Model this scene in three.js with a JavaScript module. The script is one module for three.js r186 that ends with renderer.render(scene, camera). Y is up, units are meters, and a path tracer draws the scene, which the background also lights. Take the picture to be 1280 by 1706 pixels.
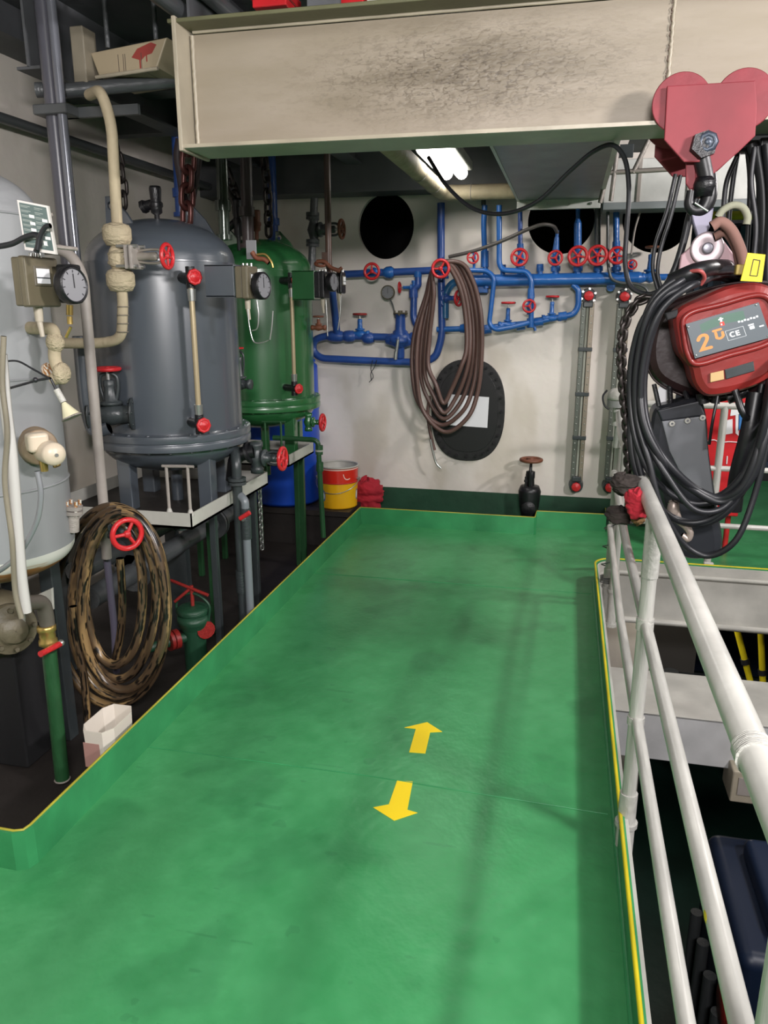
import * as THREE from 'three';
import { mergeGeometries } from 'three/addons/utils/BufferGeometryUtils.js';
import { RoundedBoxGeometry } from 'three/addons/geometries/RoundedBoxGeometry.js';
import { RectAreaLightUniformsLib } from 'three/addons/lights/RectAreaLightUniformsLib.js';

// ---------- camera, lamps, exposure ----------
const scene = new THREE.Scene();
scene.background = new THREE.Color(0x000000);
const F = 1281, PITCH = 15 * Math.PI / 180, YAW = 13.1 * Math.PI / 180, EYE = 1.64;
const camera = new THREE.PerspectiveCamera(2 * Math.atan(853 / F) * 180 / Math.PI, 1280 / 1706, 0.05, 60);
camera.rotation.order = 'YXZ';
camera.position.set(0, EYE, 0);
camera.rotation.set(-PITCH, YAW, 0);
camera.updateMatrixWorld();
const renderer = new THREE.WebGLRenderer({ antialias: true });
renderer.toneMapping = THREE.LinearToneMapping;
renderer.toneMappingExposure = 1.0;
renderer.shadowMap.enabled = true;
RectAreaLightUniformsLib.init();
// floodlights and fluorescent fittings of the room: [position, aim, width, height, radiance, colour]
const LAMPS = {
  hatch: [[2.5, 2.72, -0.9], [-1.6, 1.1, -3.5], 0.5, 0.2, 430, 0xfffafa],
  end: [[2.1, 2.62, -4.3], [-0.6, 1.0, -5.9], 0.3, 0.14, 405, 0xfff9f6],
  back: [[-0.8, 2.5, -5.06], [-0.8, 0, -5.06], 0.2, 0.9, 30, 0xfffcf6],
  entry: [[0.25, 2.45, 0.7], [-2.2, 1.9, -3.0], 0.9, 0.22, 218, 0xfffbfa],
};

// ---------- helpers ----------
const V = (x, y, z) => new THREE.Vector3(x, y, z);
const QC = camera.quaternion.clone();
const ray = (px, py) => V((px - 640) / F, -(py - 853) / F, -1).applyQuaternion(QC);
const W = (px, py, z) => { const d = ray(px, py); return V(0, EYE, 0).addScaledVector(d, z / d.z); };   // a point at depth z in the room
const X = (px, py, x) => { const d = ray(px, py); return V(0, EYE, 0).addScaledVector(d, x / d.x); };
const Y = (px, py, y) => { const d = ray(px, py); return V(0, EYE, 0).addScaledVector(d, (y - EYE) / d.y); };
const CY = (px, py, cx, cz, r) => {                                  // nearest point of an upright cylinder
  const d = ray(px, py), a = d.x * d.x + d.z * d.z, b = -2 * (d.x * cx + d.z * cz), c = cx * cx + cz * cz - r * r;
  const q = b * b - 4 * a * c, t = (-b - Math.sqrt(Math.max(0, q))) / (2 * a);
  return V(0, EYE, 0).addScaledVector(d, t);
};
let seed = 7;
const rnd = () => { seed = (seed * 1664525 + 1013904223) % 4294967296; return seed / 4294967296; };
const hash = (x, y, s) => { let h = Math.imul(x, 374761393) ^ Math.imul(y, 668265263) ^ Math.imul(s, 2147483647 - 97); h = Math.imul(h ^ (h >>> 13), 1274126177); return ((h ^ (h >>> 16)) >>> 0) / 4294967295; };
const vn = (x, y, n, s) => {                                         // tileable value noise
  const i = Math.floor(x), j = Math.floor(y), f = x - i, g = y - j, u = f * f * (3 - 2 * f), v = g * g * (3 - 2 * g);
  const m = (a) => ((a % n) + n) % n, A = hash(m(i), m(j), s), B = hash(m(i + 1), m(j), s), C = hash(m(i), m(j + 1), s), D = hash(m(i + 1), m(j + 1), s);
  return A + (B - A) * u + (C - A) * v + (A - B - C + D) * u * v;
};
const fbm = (u, v, n, s, o = 4) => { let a = 0, w = 0.5, t = 0; for (let k = 0; k < o; k++) { a += w * vn(u * n, v * n, n, s + k); t += w; w *= 0.5; n *= 2; } return a / t; };
function tex(w, h, fn, rx = 1, ry = 1, color = true) {
  const d = new Uint8Array(w * h * 4);
  for (let j = 0; j < h; j++) for (let i = 0; i < w; i++) { const c = fn(i / w, j / h), k = (j * w + i) * 4; d[k] = c[0]; d[k + 1] = c[1]; d[k + 2] = c[2]; d[k + 3] = 255; }
  const t = new THREE.DataTexture(d, w, h); t.wrapS = t.wrapT = THREE.RepeatWrapping; t.repeat.set(rx, ry);
  t.magFilter = THREE.LinearFilter; t.minFilter = THREE.LinearFilter; if (color) t.colorSpace = THREE.SRGBColorSpace; t.needsUpdate = true; return t;
}
function canvasTex(w, h, draw) {
  const c = document.createElement('canvas'); c.width = w; c.height = h; draw(c.getContext('2d'), w, h);
  const t = new THREE.CanvasTexture(c); t.colorSpace = THREE.SRGBColorSpace; return t;
}
const clamp = (x, a = 0, b = 255) => Math.max(a, Math.min(b, x));
const mix3 = (a, b, t) => [a[0] + (b[0] - a[0]) * t, a[1] + (b[1] - a[1]) * t, a[2] + (b[2] - a[2]) * t];
const sstep = (a, b, x) => { const t = clamp((x - a) / (b - a), 0, 1); return t * t * (3 - 2 * t); };

// geometry makers (all non-indexed with position, normal, uv)
const ni = (g) => { const r = g.index ? g.toNonIndexed() : g; for (const k of Object.keys(r.attributes)) if (!['position', 'normal', 'uv'].includes(k)) r.deleteAttribute(k); return r; };
const merge = (l) => { l = l.flat(9).map(ni); return l.length === 1 ? l[0] : mergeGeometries(l); };
const uvm = (g) => {                                                 // uv in metres from the face direction
  g = ni(g); const p = g.attributes.position, n = g.attributes.normal, uv = new Float32Array(p.count * 2);
  for (let i = 0; i < p.count; i++) {
    const a = Math.abs(n.getX(i)), b = Math.abs(n.getY(i)), c = Math.abs(n.getZ(i));
    const [u, v] = b >= a && b >= c ? [p.getX(i), p.getZ(i)] : a >= c ? [p.getZ(i), p.getY(i)] : [p.getX(i), p.getY(i)];
    uv[2 * i] = u; uv[2 * i + 1] = v;
  }
  g.setAttribute('uv', new THREE.BufferAttribute(uv, 2)); return g;
};
const box = (x0, x1, y0, y1, z0, z1, bev = 0) => {
  const w = x1 - x0, h = y1 - y0, d = z1 - z0;
  const g = bev ? new RoundedBoxGeometry(w, h, d, 2, Math.min(bev, w / 2.1, h / 2.1, d / 2.1)) : new THREE.BoxGeometry(w, h, d);
  g.translate((x0 + x1) / 2, (y0 + y1) / 2, (z0 + z1) / 2); return uvm(g);
};
const rbox = (x0, y0, x1, y1, z, d, bev = 0.003) => { const a = W(x0, (y0 + y1) / 2, z), b = W(x1, (y0 + y1) / 2, z), t = W((x0 + x1) / 2, y0, z), u = W((x0 + x1) / 2, y1, z); return box(a.x, b.x, u.y, t.y, z - d, z, bev); };
const toAxis = (g, a, dir) => { g.applyQuaternion(new THREE.Quaternion().setFromUnitVectors(V(0, 1, 0), dir.clone().normalize())); g.translate(a.x, a.y, a.z); return g; };
const cyl = (a, b, r, r2 = r, seg = 14) => { const d = b.clone().sub(a), L = d.length(), g = new THREE.CylinderGeometry(r2, r, L, seg); g.translate(0, L / 2, 0); return ni(toAxis(g, a, d)); };
const lathe = (prof, a = V(0, 0, 0), dir = V(0, 1, 0), seg = 24) => ni(toAxis(new THREE.LatheGeometry(prof.map(([r, y]) => new THREE.Vector2(Math.max(r, 0.0001), y)), seg), a, dir));
const torus = (R, r, a, dir, s1 = 8, s2 = 28) => { const g = new THREE.TorusGeometry(R, r, s1, s2); g.rotateX(Math.PI / 2); return ni(toAxis(g, a, dir)); };
const ball = (a, r, sx = 1, sy = 1, sz = 1) => { const g = new THREE.SphereGeometry(r, 16, 12); g.scale(sx, sy, sz); g.translate(a.x, a.y, a.z); return ni(g); };
function fillet(pts, rad, n = 5) {
  const out = [pts[0]];
  for (let i = 1; i < pts.length - 1; i++) {
    const a = pts[i - 1].clone().sub(pts[i]), b = pts[i + 1].clone().sub(pts[i]), la = a.length(), lb = b.length();
    const t = Math.min(rad, la * 0.48, lb * 0.48); a.multiplyScalar(t / la); b.multiplyScalar(t / lb);
    for (let k = 0; k <= n; k++) { const s = k / n; out.push(pts[i].clone().addScaledVector(a, (1 - s) * (1 - s)).addScaledVector(b, s * s)); }
  }
  out.push(pts[pts.length - 1]); return out;
}
function sweep(pts, r, seg = 10, closed = false, caps = true) {
  const n = pts.length, T = [], N = [], B = [];
  for (let i = 0; i < n; i++) { const a = pts[closed ? (i + n - 1) % n : Math.max(0, i - 1)], b = pts[closed ? (i + 1) % n : Math.min(n - 1, i + 1)]; T.push(b.clone().sub(a).normalize()); }
  let nn = Math.abs(T[0].y) < 0.9 ? V(0, 1, 0) : V(1, 0, 0);
  for (let i = 0; i < n; i++) { nn = nn.clone().addScaledVector(T[i], -nn.dot(T[i])).normalize(); N.push(nn); B.push(T[i].clone().cross(nn)); }
  const P = [], U = [], Nn = [], I = []; let len = 0; const m = closed ? n + 1 : n;
  for (let i = 0; i < m; i++) {
    const q = i % n; if (i) len += pts[q].distanceTo(pts[(i - 1) % n]);
    const rr = typeof r === 'function' ? r(i / (m - 1)) : r;
    for (let k = 0; k <= seg; k++) { const a = k / seg * Math.PI * 2, c = Math.cos(a), s = Math.sin(a); const d = N[q].clone().multiplyScalar(c).addScaledVector(B[q], s); P.push(pts[q].x + d.x * rr, pts[q].y + d.y * rr, pts[q].z + d.z * rr); Nn.push(d.x, d.y, d.z); U.push(len, k / seg * rr * 6.28); }
  }
  for (let i = 0; i < m - 1; i++) for (let k = 0; k < seg; k++) { const a = i * (seg + 1) + k, b = a + seg + 1; I.push(a, a + 1, b, b, a + 1, b + 1); }
  if (caps && !closed) for (const [i, s] of [[0, -1], [n - 1, 1]]) {
    const c = P.length / 3, t = T[i].clone().multiplyScalar(s); P.push(pts[i].x, pts[i].y, pts[i].z); Nn.push(t.x, t.y, t.z); U.push(0, 0);
    for (let k = 0; k <= seg; k++) { const o = i * (seg + 1) + k; P.push(P[3 * o], P[3 * o + 1], P[3 * o + 2]); Nn.push(t.x, t.y, t.z); U.push(0, 0); }
    for (let k = 0; k < seg; k++) s > 0 ? I.push(c, c + 2 + k, c + 1 + k) : I.push(c, c + 1 + k, c + 2 + k);
  }
  const g = new THREE.BufferGeometry(); g.setAttribute('position', new THREE.Float32BufferAttribute(P, 3)); g.setAttribute('normal', new THREE.Float32BufferAttribute(Nn, 3)); g.setAttribute('uv', new THREE.Float32BufferAttribute(U, 2)); g.setIndex(I);
  // outward winding
  return ni(g);
}
const pipe = (pts, r, bend = 0.08, seg = 12) => sweep(fillet(pts, bend), r, seg);
const curve = (pts, r, n = 60, seg = 8, closed = false) => sweep(new THREE.CatmullRomCurve3(pts, closed, 'centripetal').getPoints(n).slice(0, closed ? n : n + 1), r, seg, closed);
function prism(pts, depth, bev = 0.004, hole = null) {                // outline of 3-D points in one z plane, thickness backwards
  const z = pts[0].z, s = new THREE.Shape(pts.map((p) => new THREE.Vector2(p.x, p.y)));
  if (hole) s.holes.push(new THREE.Path(hole.map((p) => new THREE.Vector2(p.x, p.y))));
  const g = new THREE.ExtrudeGeometry(s, { depth: Math.max(0.0005, depth - 2 * bev), bevelEnabled: bev > 0, bevelThickness: bev, bevelSize: bev, bevelOffset: -bev, bevelSegments: 2, curveSegments: 20 });
  g.translate(0, 0, z - depth + bev); return uvm(g);
}
function smoothOutline(pts, n = 48) { return new THREE.CatmullRomCurve3(pts, true, 'centripetal').getPoints(n).slice(0, n); }

// scene bookkeeping
const used = {};
const numbered = (n) => { const k = used[n] = (used[n] ?? -1) + 1; return k ? n + '_' + String(k).padStart(3, '0') : n; };
const shade = (m) => { m.castShadow = m.receiveShadow = true; return m; };
function thing(name, label, category, at = V(0, 0, 0), group) {
  const o = new THREE.Group(); o.name = numbered(name); o.position.copy(at); o.userData = { label, category }; if (group) o.userData.group = group;
  o.__o = at.clone(); scene.add(o); return o;
}
const EACH = new Set(['union', 'collar', 'lagged_flange', 'bulge', 'stub', 'hanger', 'gland', 'flange', 'top_screw', 'plate', 'gland_bolt', 'cable_entry', 'hanger_bracket', 'side_plate', 'corner_angle', 'cooling_fin', 'weld_seam', 'band', 'seal_wire', 'standoff', 'lagged_valve_body', 'brass_fitting', 'joint_crack', 'yoke', 'clamp', 'clamp_screw', 'arm', 'rim_side', 'joint', 'sleeve', 'inlet_flange', 'wall_bracket', 'ear', 'tick', 'saddle', 'drawn_outline', 'hanger_plate', 'clutter', 'cable_tail', 'socket', 'coupling', 'stub', 'hose_nipple', 'weld_bead', 'disc', 'leg', 'end_valve_half', 'bracket']);
function part(parent, name, geos, m, extra) {
  if (EACH.has(name) && Array.isArray(geos) && geos.length > 1) { let r; for (const g of geos) r = part(parent, name, [g], m, extra); return r; }
  const g = merge([geos]), o = parent.__o ?? V(0, 0, 0); if (o.lengthSq()) g.translate(-o.x, -o.y, -o.z);
  const me = shade(new THREE.Mesh(g, m)); me.name = name; me.__o = o; if (extra) Object.assign(me.userData, extra); parent.add(me); return me;
}
function piece(parent, name, geo, m, at, q) {                         // shares one geometry
  const o = parent.__o ?? V(0, 0, 0), me = shade(new THREE.Mesh(geo, m)); me.name = name; me.position.copy(at).sub(o); if (q) me.quaternion.copy(q); me.__o = V(0, 0, 0); parent.add(me); return me;
}
function solo(name, label, category, geos, m, group) {
  const g = merge([geos]); g.computeBoundingBox(); const b = g.boundingBox, at = V((b.min.x + b.max.x) / 2, b.min.y, (b.min.z + b.max.z) / 2); g.translate(-at.x, -at.y, -at.z);
  const me = shade(new THREE.Mesh(g, m)); me.name = numbered(name); me.position.copy(at); me.__o = at; me.userData = { label, category }; if (group) me.userData.group = group; scene.add(me); return me;
}
function struct(name, geos, m) { const me = shade(new THREE.Mesh(merge([geos]), m)); me.name = numbered(name); me.__o = V(0, 0, 0); me.userData = { kind: 'structure' }; scene.add(me); return me; }

// ---------- materials ----------
const mottle = tex(256, 256, (u, v) => { const a = 205 + 50 * fbm(u, v, 6, 3, 5); return [a, a, a]; }, 1.2, 1.2);
const bumpy = tex(256, 256, (u, v) => { const a = 255 * fbm(u, v, 10, 11, 5); return [a, a, a]; }, 2, 2, false);
const mat = (color, roughness = 0.45, metalness = 0, o = {}) => new THREE.MeshStandardMaterial({ color, roughness, metalness, ...o });
const paint = (color, roughness = 0.4, o = {}) => mat(color, roughness, 0, { map: mottle, bumpMap: bumpy, bumpScale: 0.0015, ...o });
const enamel = (color, roughness) => new THREE.MeshPhysicalMaterial({ color, roughness, map: mottle, bumpMap: bumpy, bumpScale: 0.0006, ior: 1.75, clearcoat: 0.5, clearcoatRoughness: 0.12 });
const T = {
  floor: tex(1024, 1024, (u, v) => {
    const a = fbm(u, v, 5, 21, 5), b = fbm(u, v, 40, 22, 3), s = vn(u * 24, v * 90, 30, 5) > 0.93 && b > 0.55 ? 1 : 0, d = sstep(0.6, 0.75, fbm(u, v, 9, 31, 4));
    let c = mix3([54, 136, 80], [74, 152, 97], a); c = mix3(c, [44, 108, 66], d * 0.3 + s * 0.25); const g = (b - 0.5) * 16; return c.map((x) => clamp(x + g));
  }, 0.4, 0.4),
  floorBump: tex(512, 512, (u, v) => { const a = 120 * fbm(u, v, 6, 41, 4) + 110 * fbm(u, v, 60, 42, 3); return [a, a, a]; }, 0.8, 0.8, false),
  wall: tex(512, 512, (u, v) => { const a = fbm(u, v, 4, 51, 5), st = sstep(0.58, 0.8, fbm(u, v * 0.5, 8, 53, 4)); let c = mix3([220, 213, 205], [204, 196, 187], a); c = mix3(c, [160, 148, 126], st * 0.3); return c; }, 0.4, 0.4),
  wallBump: tex(256, 256, (u, v) => { const a = 255 * fbm(u, v, 8, 61, 5); return [a, a, a]; }, 0.7, 0.7, false),
  soot: tex(1024, 256, (u, v) => {
    const d = Math.exp(-(((u - 0.46) / 0.22) ** 2) - (((v - 0.52) / 0.34) ** 2)), n = fbm(u, v, 8, 71, 5), f = fbm(u * 2, v, 40, 72, 4), cr = 1 - sstep(0.015, 0.05, Math.abs(fbm(u * 2, v, 34, 75, 3) - 0.5));
    let c = mix3([166, 156, 140], [152, 142, 122], n); c = mix3(c, [92, 82, 66], clamp(d * (0.35 + 0.9 * (n - 0.35)), 0, 0.7)); c = mix3(c, [84, 74, 60], d * sstep(0.58, 0.68, f) * 0.4); c = mix3(c, [70, 60, 48], clamp(d * 1.3 - 0.2, 0, 1) * cr * 0.55);
    return mix3(c, [84, 74, 58], 0.35 * Math.exp(-(((v - 0.94) / 0.06) ** 2)) * fbm(u, v, 5, 77, 3));
  }, 1, 1),
  sootBump: tex(1024, 256, (u, v) => { const d = Math.exp(-(((u - 0.42) / 0.24) ** 2) - (((v - 0.5) / 0.4) ** 2)), f = Math.abs(fbm(u * 2, v, 30, 81, 3) - 0.5) * 2; const a = 128 + d * (110 * Math.min(1, f * 3) - 60) + 20 * fbm(u, v, 50, 83, 2); return [clamp(a), clamp(a), clamp(a)]; }, 1, 1, false),
  hose: tex(256, 64, (u, v) => { const a = fbm(u, v, 6, 91, 5), b = fbm(u, v, 24, 93, 3); let c = mix3([78, 62, 46], [150, 122, 82], sstep(0.38, 0.66, a)); c = mix3(c, [20, 17, 15], sstep(0.58, 0.66, b)); return c; }, 0.7, 5),
  rust: tex(256, 256, (u, v) => { const a = sstep(0.42, 0.6, fbm(u, v, 6, 101, 5)); return mix3([196, 196, 188], [146, 100, 58], a); }, 1, 1),
};
const M = {
  floor: mat(0xffffff, 0.36, 0, { map: T.floor, bumpMap: T.floorBump, bumpScale: 0.003 }),
  green: paint(0x3f9a61, 0.35), greenDark: paint(0x1f4a33, 0.5), yellow: paint(0xe6d21e, 0.45), white: paint(0xc6c4bc, 0.35), rail: paint(0xcac9c2, 0.3),
  wall: mat(0xffffff, 0.5, 0, { map: T.wall, bumpMap: T.wallBump, bumpScale: 0.006 }), wallLeft: mat(0xffffff, 0.5, 0, { map: T.wall, bumpMap: T.wallBump, bumpScale: 0.006 }),
  ceil: paint(0x55575a, 0.6), dark: paint(0x17171a, 0.7), pit: paint(0x2a2523, 0.55), lower: paint(0x16332a, 0.5),
  beam: mat(0xe6e4e4, 0.5, 0, { map: T.soot, bumpMap: T.sootBump, bumpScale: 0.0022 }), cream: paint(0xb0a692, 0.4), olive: paint(0x66664a, 0.45), underGreen: paint(0xbfc2b2, 0.45),
  blue: paint(0x2a68b6, 0.28), blueDeep: paint(0x30539c, 0.32), red: paint(0xd42a30, 0.32), redDark: paint(0x9a2a26, 0.4), pink: paint(0x8e2f39, 0.6), redHoist: paint(0x8c2c29, 0.34), maroon: paint(0x261012, 0.4),
  grey: enamel(0x50575f, 0.3), greyDark: paint(0x3c4244, 0.35), tankGreen: enamel(0x2c6b3b, 0.26), tankLight: mat(0x9fa1a3, 0.42, 0, { map: mottle, bumpMap: bumpy, bumpScale: 0.002 }), rusty: mat(0xffffff, 0.55, 0, { map: T.rust }),
  lagging: paint(0xb9ab8e, 0.75, { bumpScale: 0.006 }), steel: mat(0xb9bbb8, 0.3, 0.85), brass: mat(0xb49a5a, 0.35, 0.8), black: paint(0x16161a, 0.4), rubber: mat(0x1d1e22, 0.45), brownHose: mat(0x57403a, 0.45), oilHose: mat(0xffffff, 0.3, 0, { map: T.hose }),
  rustWheel: paint(0x7a4630, 0.55), tan: paint(0x8d8574, 0.45), khaki: paint(0x6c6450, 0.5), glass: mat(0xcfd6d6, 0.08, 0, { transparent: false }), paper: mat(0xdcdcdf, 0.8), plastic: mat(0xd8d0c4, 0.35), pipeGrey: paint(0xa79f98, 0.4), pipeDark: paint(0x505355, 0.35),
  drum: mat(0x1747b4, 0.35), duct: paint(0x8b9294, 0.4), ductWhite: paint(0xd9dad6, 0.4), navy: paint(0x26344f, 0.4), chain: mat(0x3b3634, 0.35, 0.6), cloth: paint(0xb01f30, 0.9), cloth2: paint(0x322a26, 0.85), strap: paint(0x8a665c, 0.85), vinyl: mat(0x24262b, 0.34), vinylGrey: mat(0x5c5e62, 0.34), brown: paint(0x5a4338, 0.4), greenPipe: paint(0x285532, 0.4), lamp: null,
};

// ---------- room shell ----------
const WZ = -6.0, WL = -2.75, CEIL = 2.95, CX = -1.49, CH = 0.13, HX = 0.245, HZ = -4.72;
{
  const P = (x, z) => new THREE.Vector2(x, -z);
  const s = new THREE.Shape([P(WL - 0.1, 3), P(5, 3), P(5, -9.5), P(0.80, -9.5), P(0.80, WZ), P(0.37, WZ), P(0.37, -5.8), P(-0.147, -5.8), P(-0.147, -5.6), P(CX, -5.6), P(CX, -1.67), P(WL - 0.1, -1.67)]);
  const h = new THREE.Path(); h.moveTo(HX, -1.5); h.lineTo(HX, -HZ - 0.12); h.quadraticCurveTo(HX, -HZ, HX + 0.12, -HZ); h.lineTo(2.3, -HZ); h.lineTo(2.3, -1.5); s.holes.push(h);
  const g = new THREE.ExtrudeGeometry(s, { depth: 0.02, bevelEnabled: false, curveSegments: 8 }); g.rotateX(-Math.PI / 2); g.translate(0, -0.02, 0);
  struct('floor', uvm(g), M.floor);
}
struct('floor_pit', box(WL - 0.1, CX - 0.02, -0.2, -0.15, WZ, -1.67), M.pit);
struct('floor_gap', box(CX - 0.02, 0.37, -0.2, -0.15, WZ, -5.6), M.pit);
struct('floor_lower', box(-3, 5, -2.9, -2.8, -9.5, 3), M.lower);
// back wall with its three round openings
{
  const s = new THREE.Shape([new THREE.Vector2(WL - 0.1, -2.8), new THREE.Vector2(0.80, -2.8), new THREE.Vector2(0.80, CEIL), new THREE.Vector2(WL - 0.1, CEIL)]);
  for (const [px, py, rx, ry] of [[643, 377, 0.215, 0.235], [935, 366, 0.235, 0.235], [1096, 362, 0.235, 0.235]]) { const c = W(px, py, WZ), p = new THREE.Path(); p.absellipse(c.x, c.y, rx, ry, 0, Math.PI * 2, true); s.holes.push(p); }
  const g = new THREE.ExtrudeGeometry(s, { depth: 0.05, bevelEnabled: false, curveSegments: 36 }); g.translate(0, 0, WZ - 0.05); struct('wall_back', uvm(g), M.wall);
}
struct('wall_left', box(WL - 0.1, WL, -2.8, CEIL, -9.5, 3), M.wallLeft);
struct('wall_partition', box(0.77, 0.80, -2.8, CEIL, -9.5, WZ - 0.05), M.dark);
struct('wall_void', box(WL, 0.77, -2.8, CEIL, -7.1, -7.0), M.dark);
struct('wall_far', box(0.80, 5, -2.8, CEIL, -9.6, -9.5), M.navy);
struct('wall_right', box(5, 5.1, -2.8, CEIL, -9.5, 3), M.wall);
struct('wall_rear', box(WL, 5, -2.8, CEIL, 3, 3.1), M.wall);
struct('ceiling', box(WL - 0.1, 5.1, CEIL, CEIL + 0.1, -9.6, 3.1), M.ceil);
// coamings: green plate on edge with a yellow painted top
function wallStrip(pts, y0, y1, t) {                                   // upright plate along a plan line
  const L = pts.length, out = [];
  const off = pts.map((p, i) => { const a = pts[Math.max(0, i - 1)], b = pts[Math.min(L - 1, i + 1)], d = [b[0] - a[0], b[1] - a[1]], l = Math.hypot(...d); return [-d[1] / l * t, d[0] / l * t]; });
  const q = (a, b, c, d) => out.push(...a, ...b, ...c, ...a, ...c, ...d);
  for (let i = 0; i < L - 1; i++) {
    const [a, b] = [pts[i], pts[i + 1]], A = [a[0] + off[i][0], a[1] + off[i][1]], B = [b[0] + off[i + 1][0], b[1] + off[i + 1][1]];
    q([a[0], y0, a[1]], [b[0], y0, b[1]], [b[0], y1, b[1]], [a[0], y1, a[1]]);
    q([B[0], y0, B[1]], [A[0], y0, A[1]], [A[0], y1, A[1]], [B[0], y1, B[1]]);
    q([a[0], y1, a[1]], [b[0], y1, b[1]], [B[0], y1, B[1]], [A[0], y1, A[1]]);
  }
  const g = new THREE.BufferGeometry(); g.setAttribute('position', new THREE.Float32BufferAttribute(out, 3)); g.computeVertexNormals(); return uvm(g);
}
function kerb(pts, h, m, r, m2, bead) {
  const o = struct('trim', wallStrip(pts, -0.15, h, 0.012), m);
  part(o, 'edge_stripe', sweep(pts.map(([x, z]) => V(x, h, z)), r, 6), m2);
  part(o, 'weld_fillet', sweep(pts.map(([x, z]) => V(x, 0.002, z)), 0.011, 6), bead);
  return o;
}
kerb([[WL, -1.665], [CX - 0.03, -1.665], [CX - 0.006, -1.675], [CX, -1.7], [CX, -5.58], [-0.16, -5.59], [-0.155, -5.6], [-0.15, -5.78], [0.36, -5.8], [0.365, -5.99]], CH, M.green, 0.0048, paint(0xb9b03a, 0.5), paint(0x6bb386, 0.4));
const arc = []; for (let k = 0; k <= 8; k++) { const a = Math.PI - k / 8 * Math.PI / 2; arc.push([HX + 0.12 + 0.12 * Math.cos(a), HZ + 0.12 - 0.12 * Math.sin(a)]); }
const hatchLine = [[HX, 1.5], ...arc, [2.3, HZ], [2.3, 1.5], [HX, 1.5]];
kerb(hatchLine, CH, M.green, 0.0065, M.yellow, M.green);
struct('trim_hatch', [wallStrip(hatchLine.map(([x, z]) => [x > 2 ? x - 0.013 : x + 0.013, z < -4.5 ? z + 0.013 : z]), -0.27, CH - 0.006, 0.01), sweep(hatchLine.map(([x, z]) => V(x > 2 ? x - 0.02 : x + 0.02, 0.055, z < -4.5 ? z + 0.03 : z)), 0.014, 8), sweep(hatchLine.map(([x, z]) => V(x > 2 ? x - 0.02 : x + 0.02, -0.25, z < -4.5 ? z + 0.03 : z)), 0.02, 8)], M.white);
struct('baseboard_back', box(-1.5, 0.77, -0.15, 0.205, WZ, WZ + 0.012), M.greenDark);
// weld seams across the walkway plates
struct('trim_weld', [sweep([V(CX, 0.001, -2.35), V(-0.6, 0.001, -2.36), V(HX - 0.02, 0.001, -2.33)], 0.0025, 6), sweep([V(CX, 0.001, -4.4), V(HX - 0.02, 0.001, -4.42)], 0.002, 6)], M.green);
// raised ledge in the corner
struct('floor_ledge', [box(WL, CX - 0.03, 0.1, 0.14, WZ + 0.01, -5.38), box(WL, CX - 0.03, -0.15, 0.1, -5.45, -5.43)], M.pit);
// ceiling girders
for (const [x0, x1, y0, z0, z1] of [[WL, -0.1, 2.43, -5.98, -5.72], [WL, -1.52, 2.62, -4.6, -4.5], [0.9, 5, 2.62, -7.4, -7.2], [WL, 5, 2.72, -4.2, -4.05]]) struct('ceiling_girder', box(x0, x1, y0, CEIL, z0, z1), M.ceil);
struct('ceiling_girder', box(WL, WL + 0.22, 2.82, CEIL, -5.98, 3), M.ceil);
for (const x of [-2.3, -1.55, 0.35]) struct('ceiling_girder', [box(x, x + 0.012, 2.62, CEIL, -5.7, -3.2), box(x - 0.05, x + 0.062, 2.61, 2.622, -5.7, -3.2)], M.ceil);

// ---------- lamps ----------
const glow = (c, e) => new THREE.MeshStandardMaterial({ color: 0x888880, emissive: c, emissiveIntensity: e, roughness: 0.5 });
function areaLamp(key) {
  const [p, aim, w, h, I, c] = LAMPS[key], l = new THREE.RectAreaLight(c, I, w, h); l.position.set(...p); l.lookAt(...aim); scene.add(l); return [V(...p), V(...aim), w, h, c];
}
function floodlight(key, label) {
  const [p, aim, w, h, c] = areaLamp(key), d = aim.clone().sub(p).normalize();
  const t = thing('floodlight', label, 'floodlight', p.clone()); t.__o = V(0, 0, 0); t.lookAt(p.clone().add(d));
  part(t, 'housing', box(-w / 2 - 0.03, w / 2 + 0.03, -h / 2 - 0.03, h / 2 + 0.03, -0.16, -0.03, 0.01), M.greyDark);
  part(t, 'lens', box(-w / 2, w / 2, -h / 2, h / 2, -0.032, -0.012), glow(c, 6));
  const up = CEIL - p.y, q = t.quaternion.clone().invert(), a = V(0, up, 0).applyQuaternion(q), b = V(0, 0, -0.1);
  part(t, 'bracket', cyl(b, a, 0.012), M.pipeGrey);
}
floodlight('hatch', 'long floodlight hung from the ceiling over the hatch right of the walkway');
floodlight('entry', 'wide floodlight hung from the ceiling over the near end of the green walkway');
floodlight('end', 'long floodlight hung over the far end of the hatch in front of the white trunking');
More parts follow.
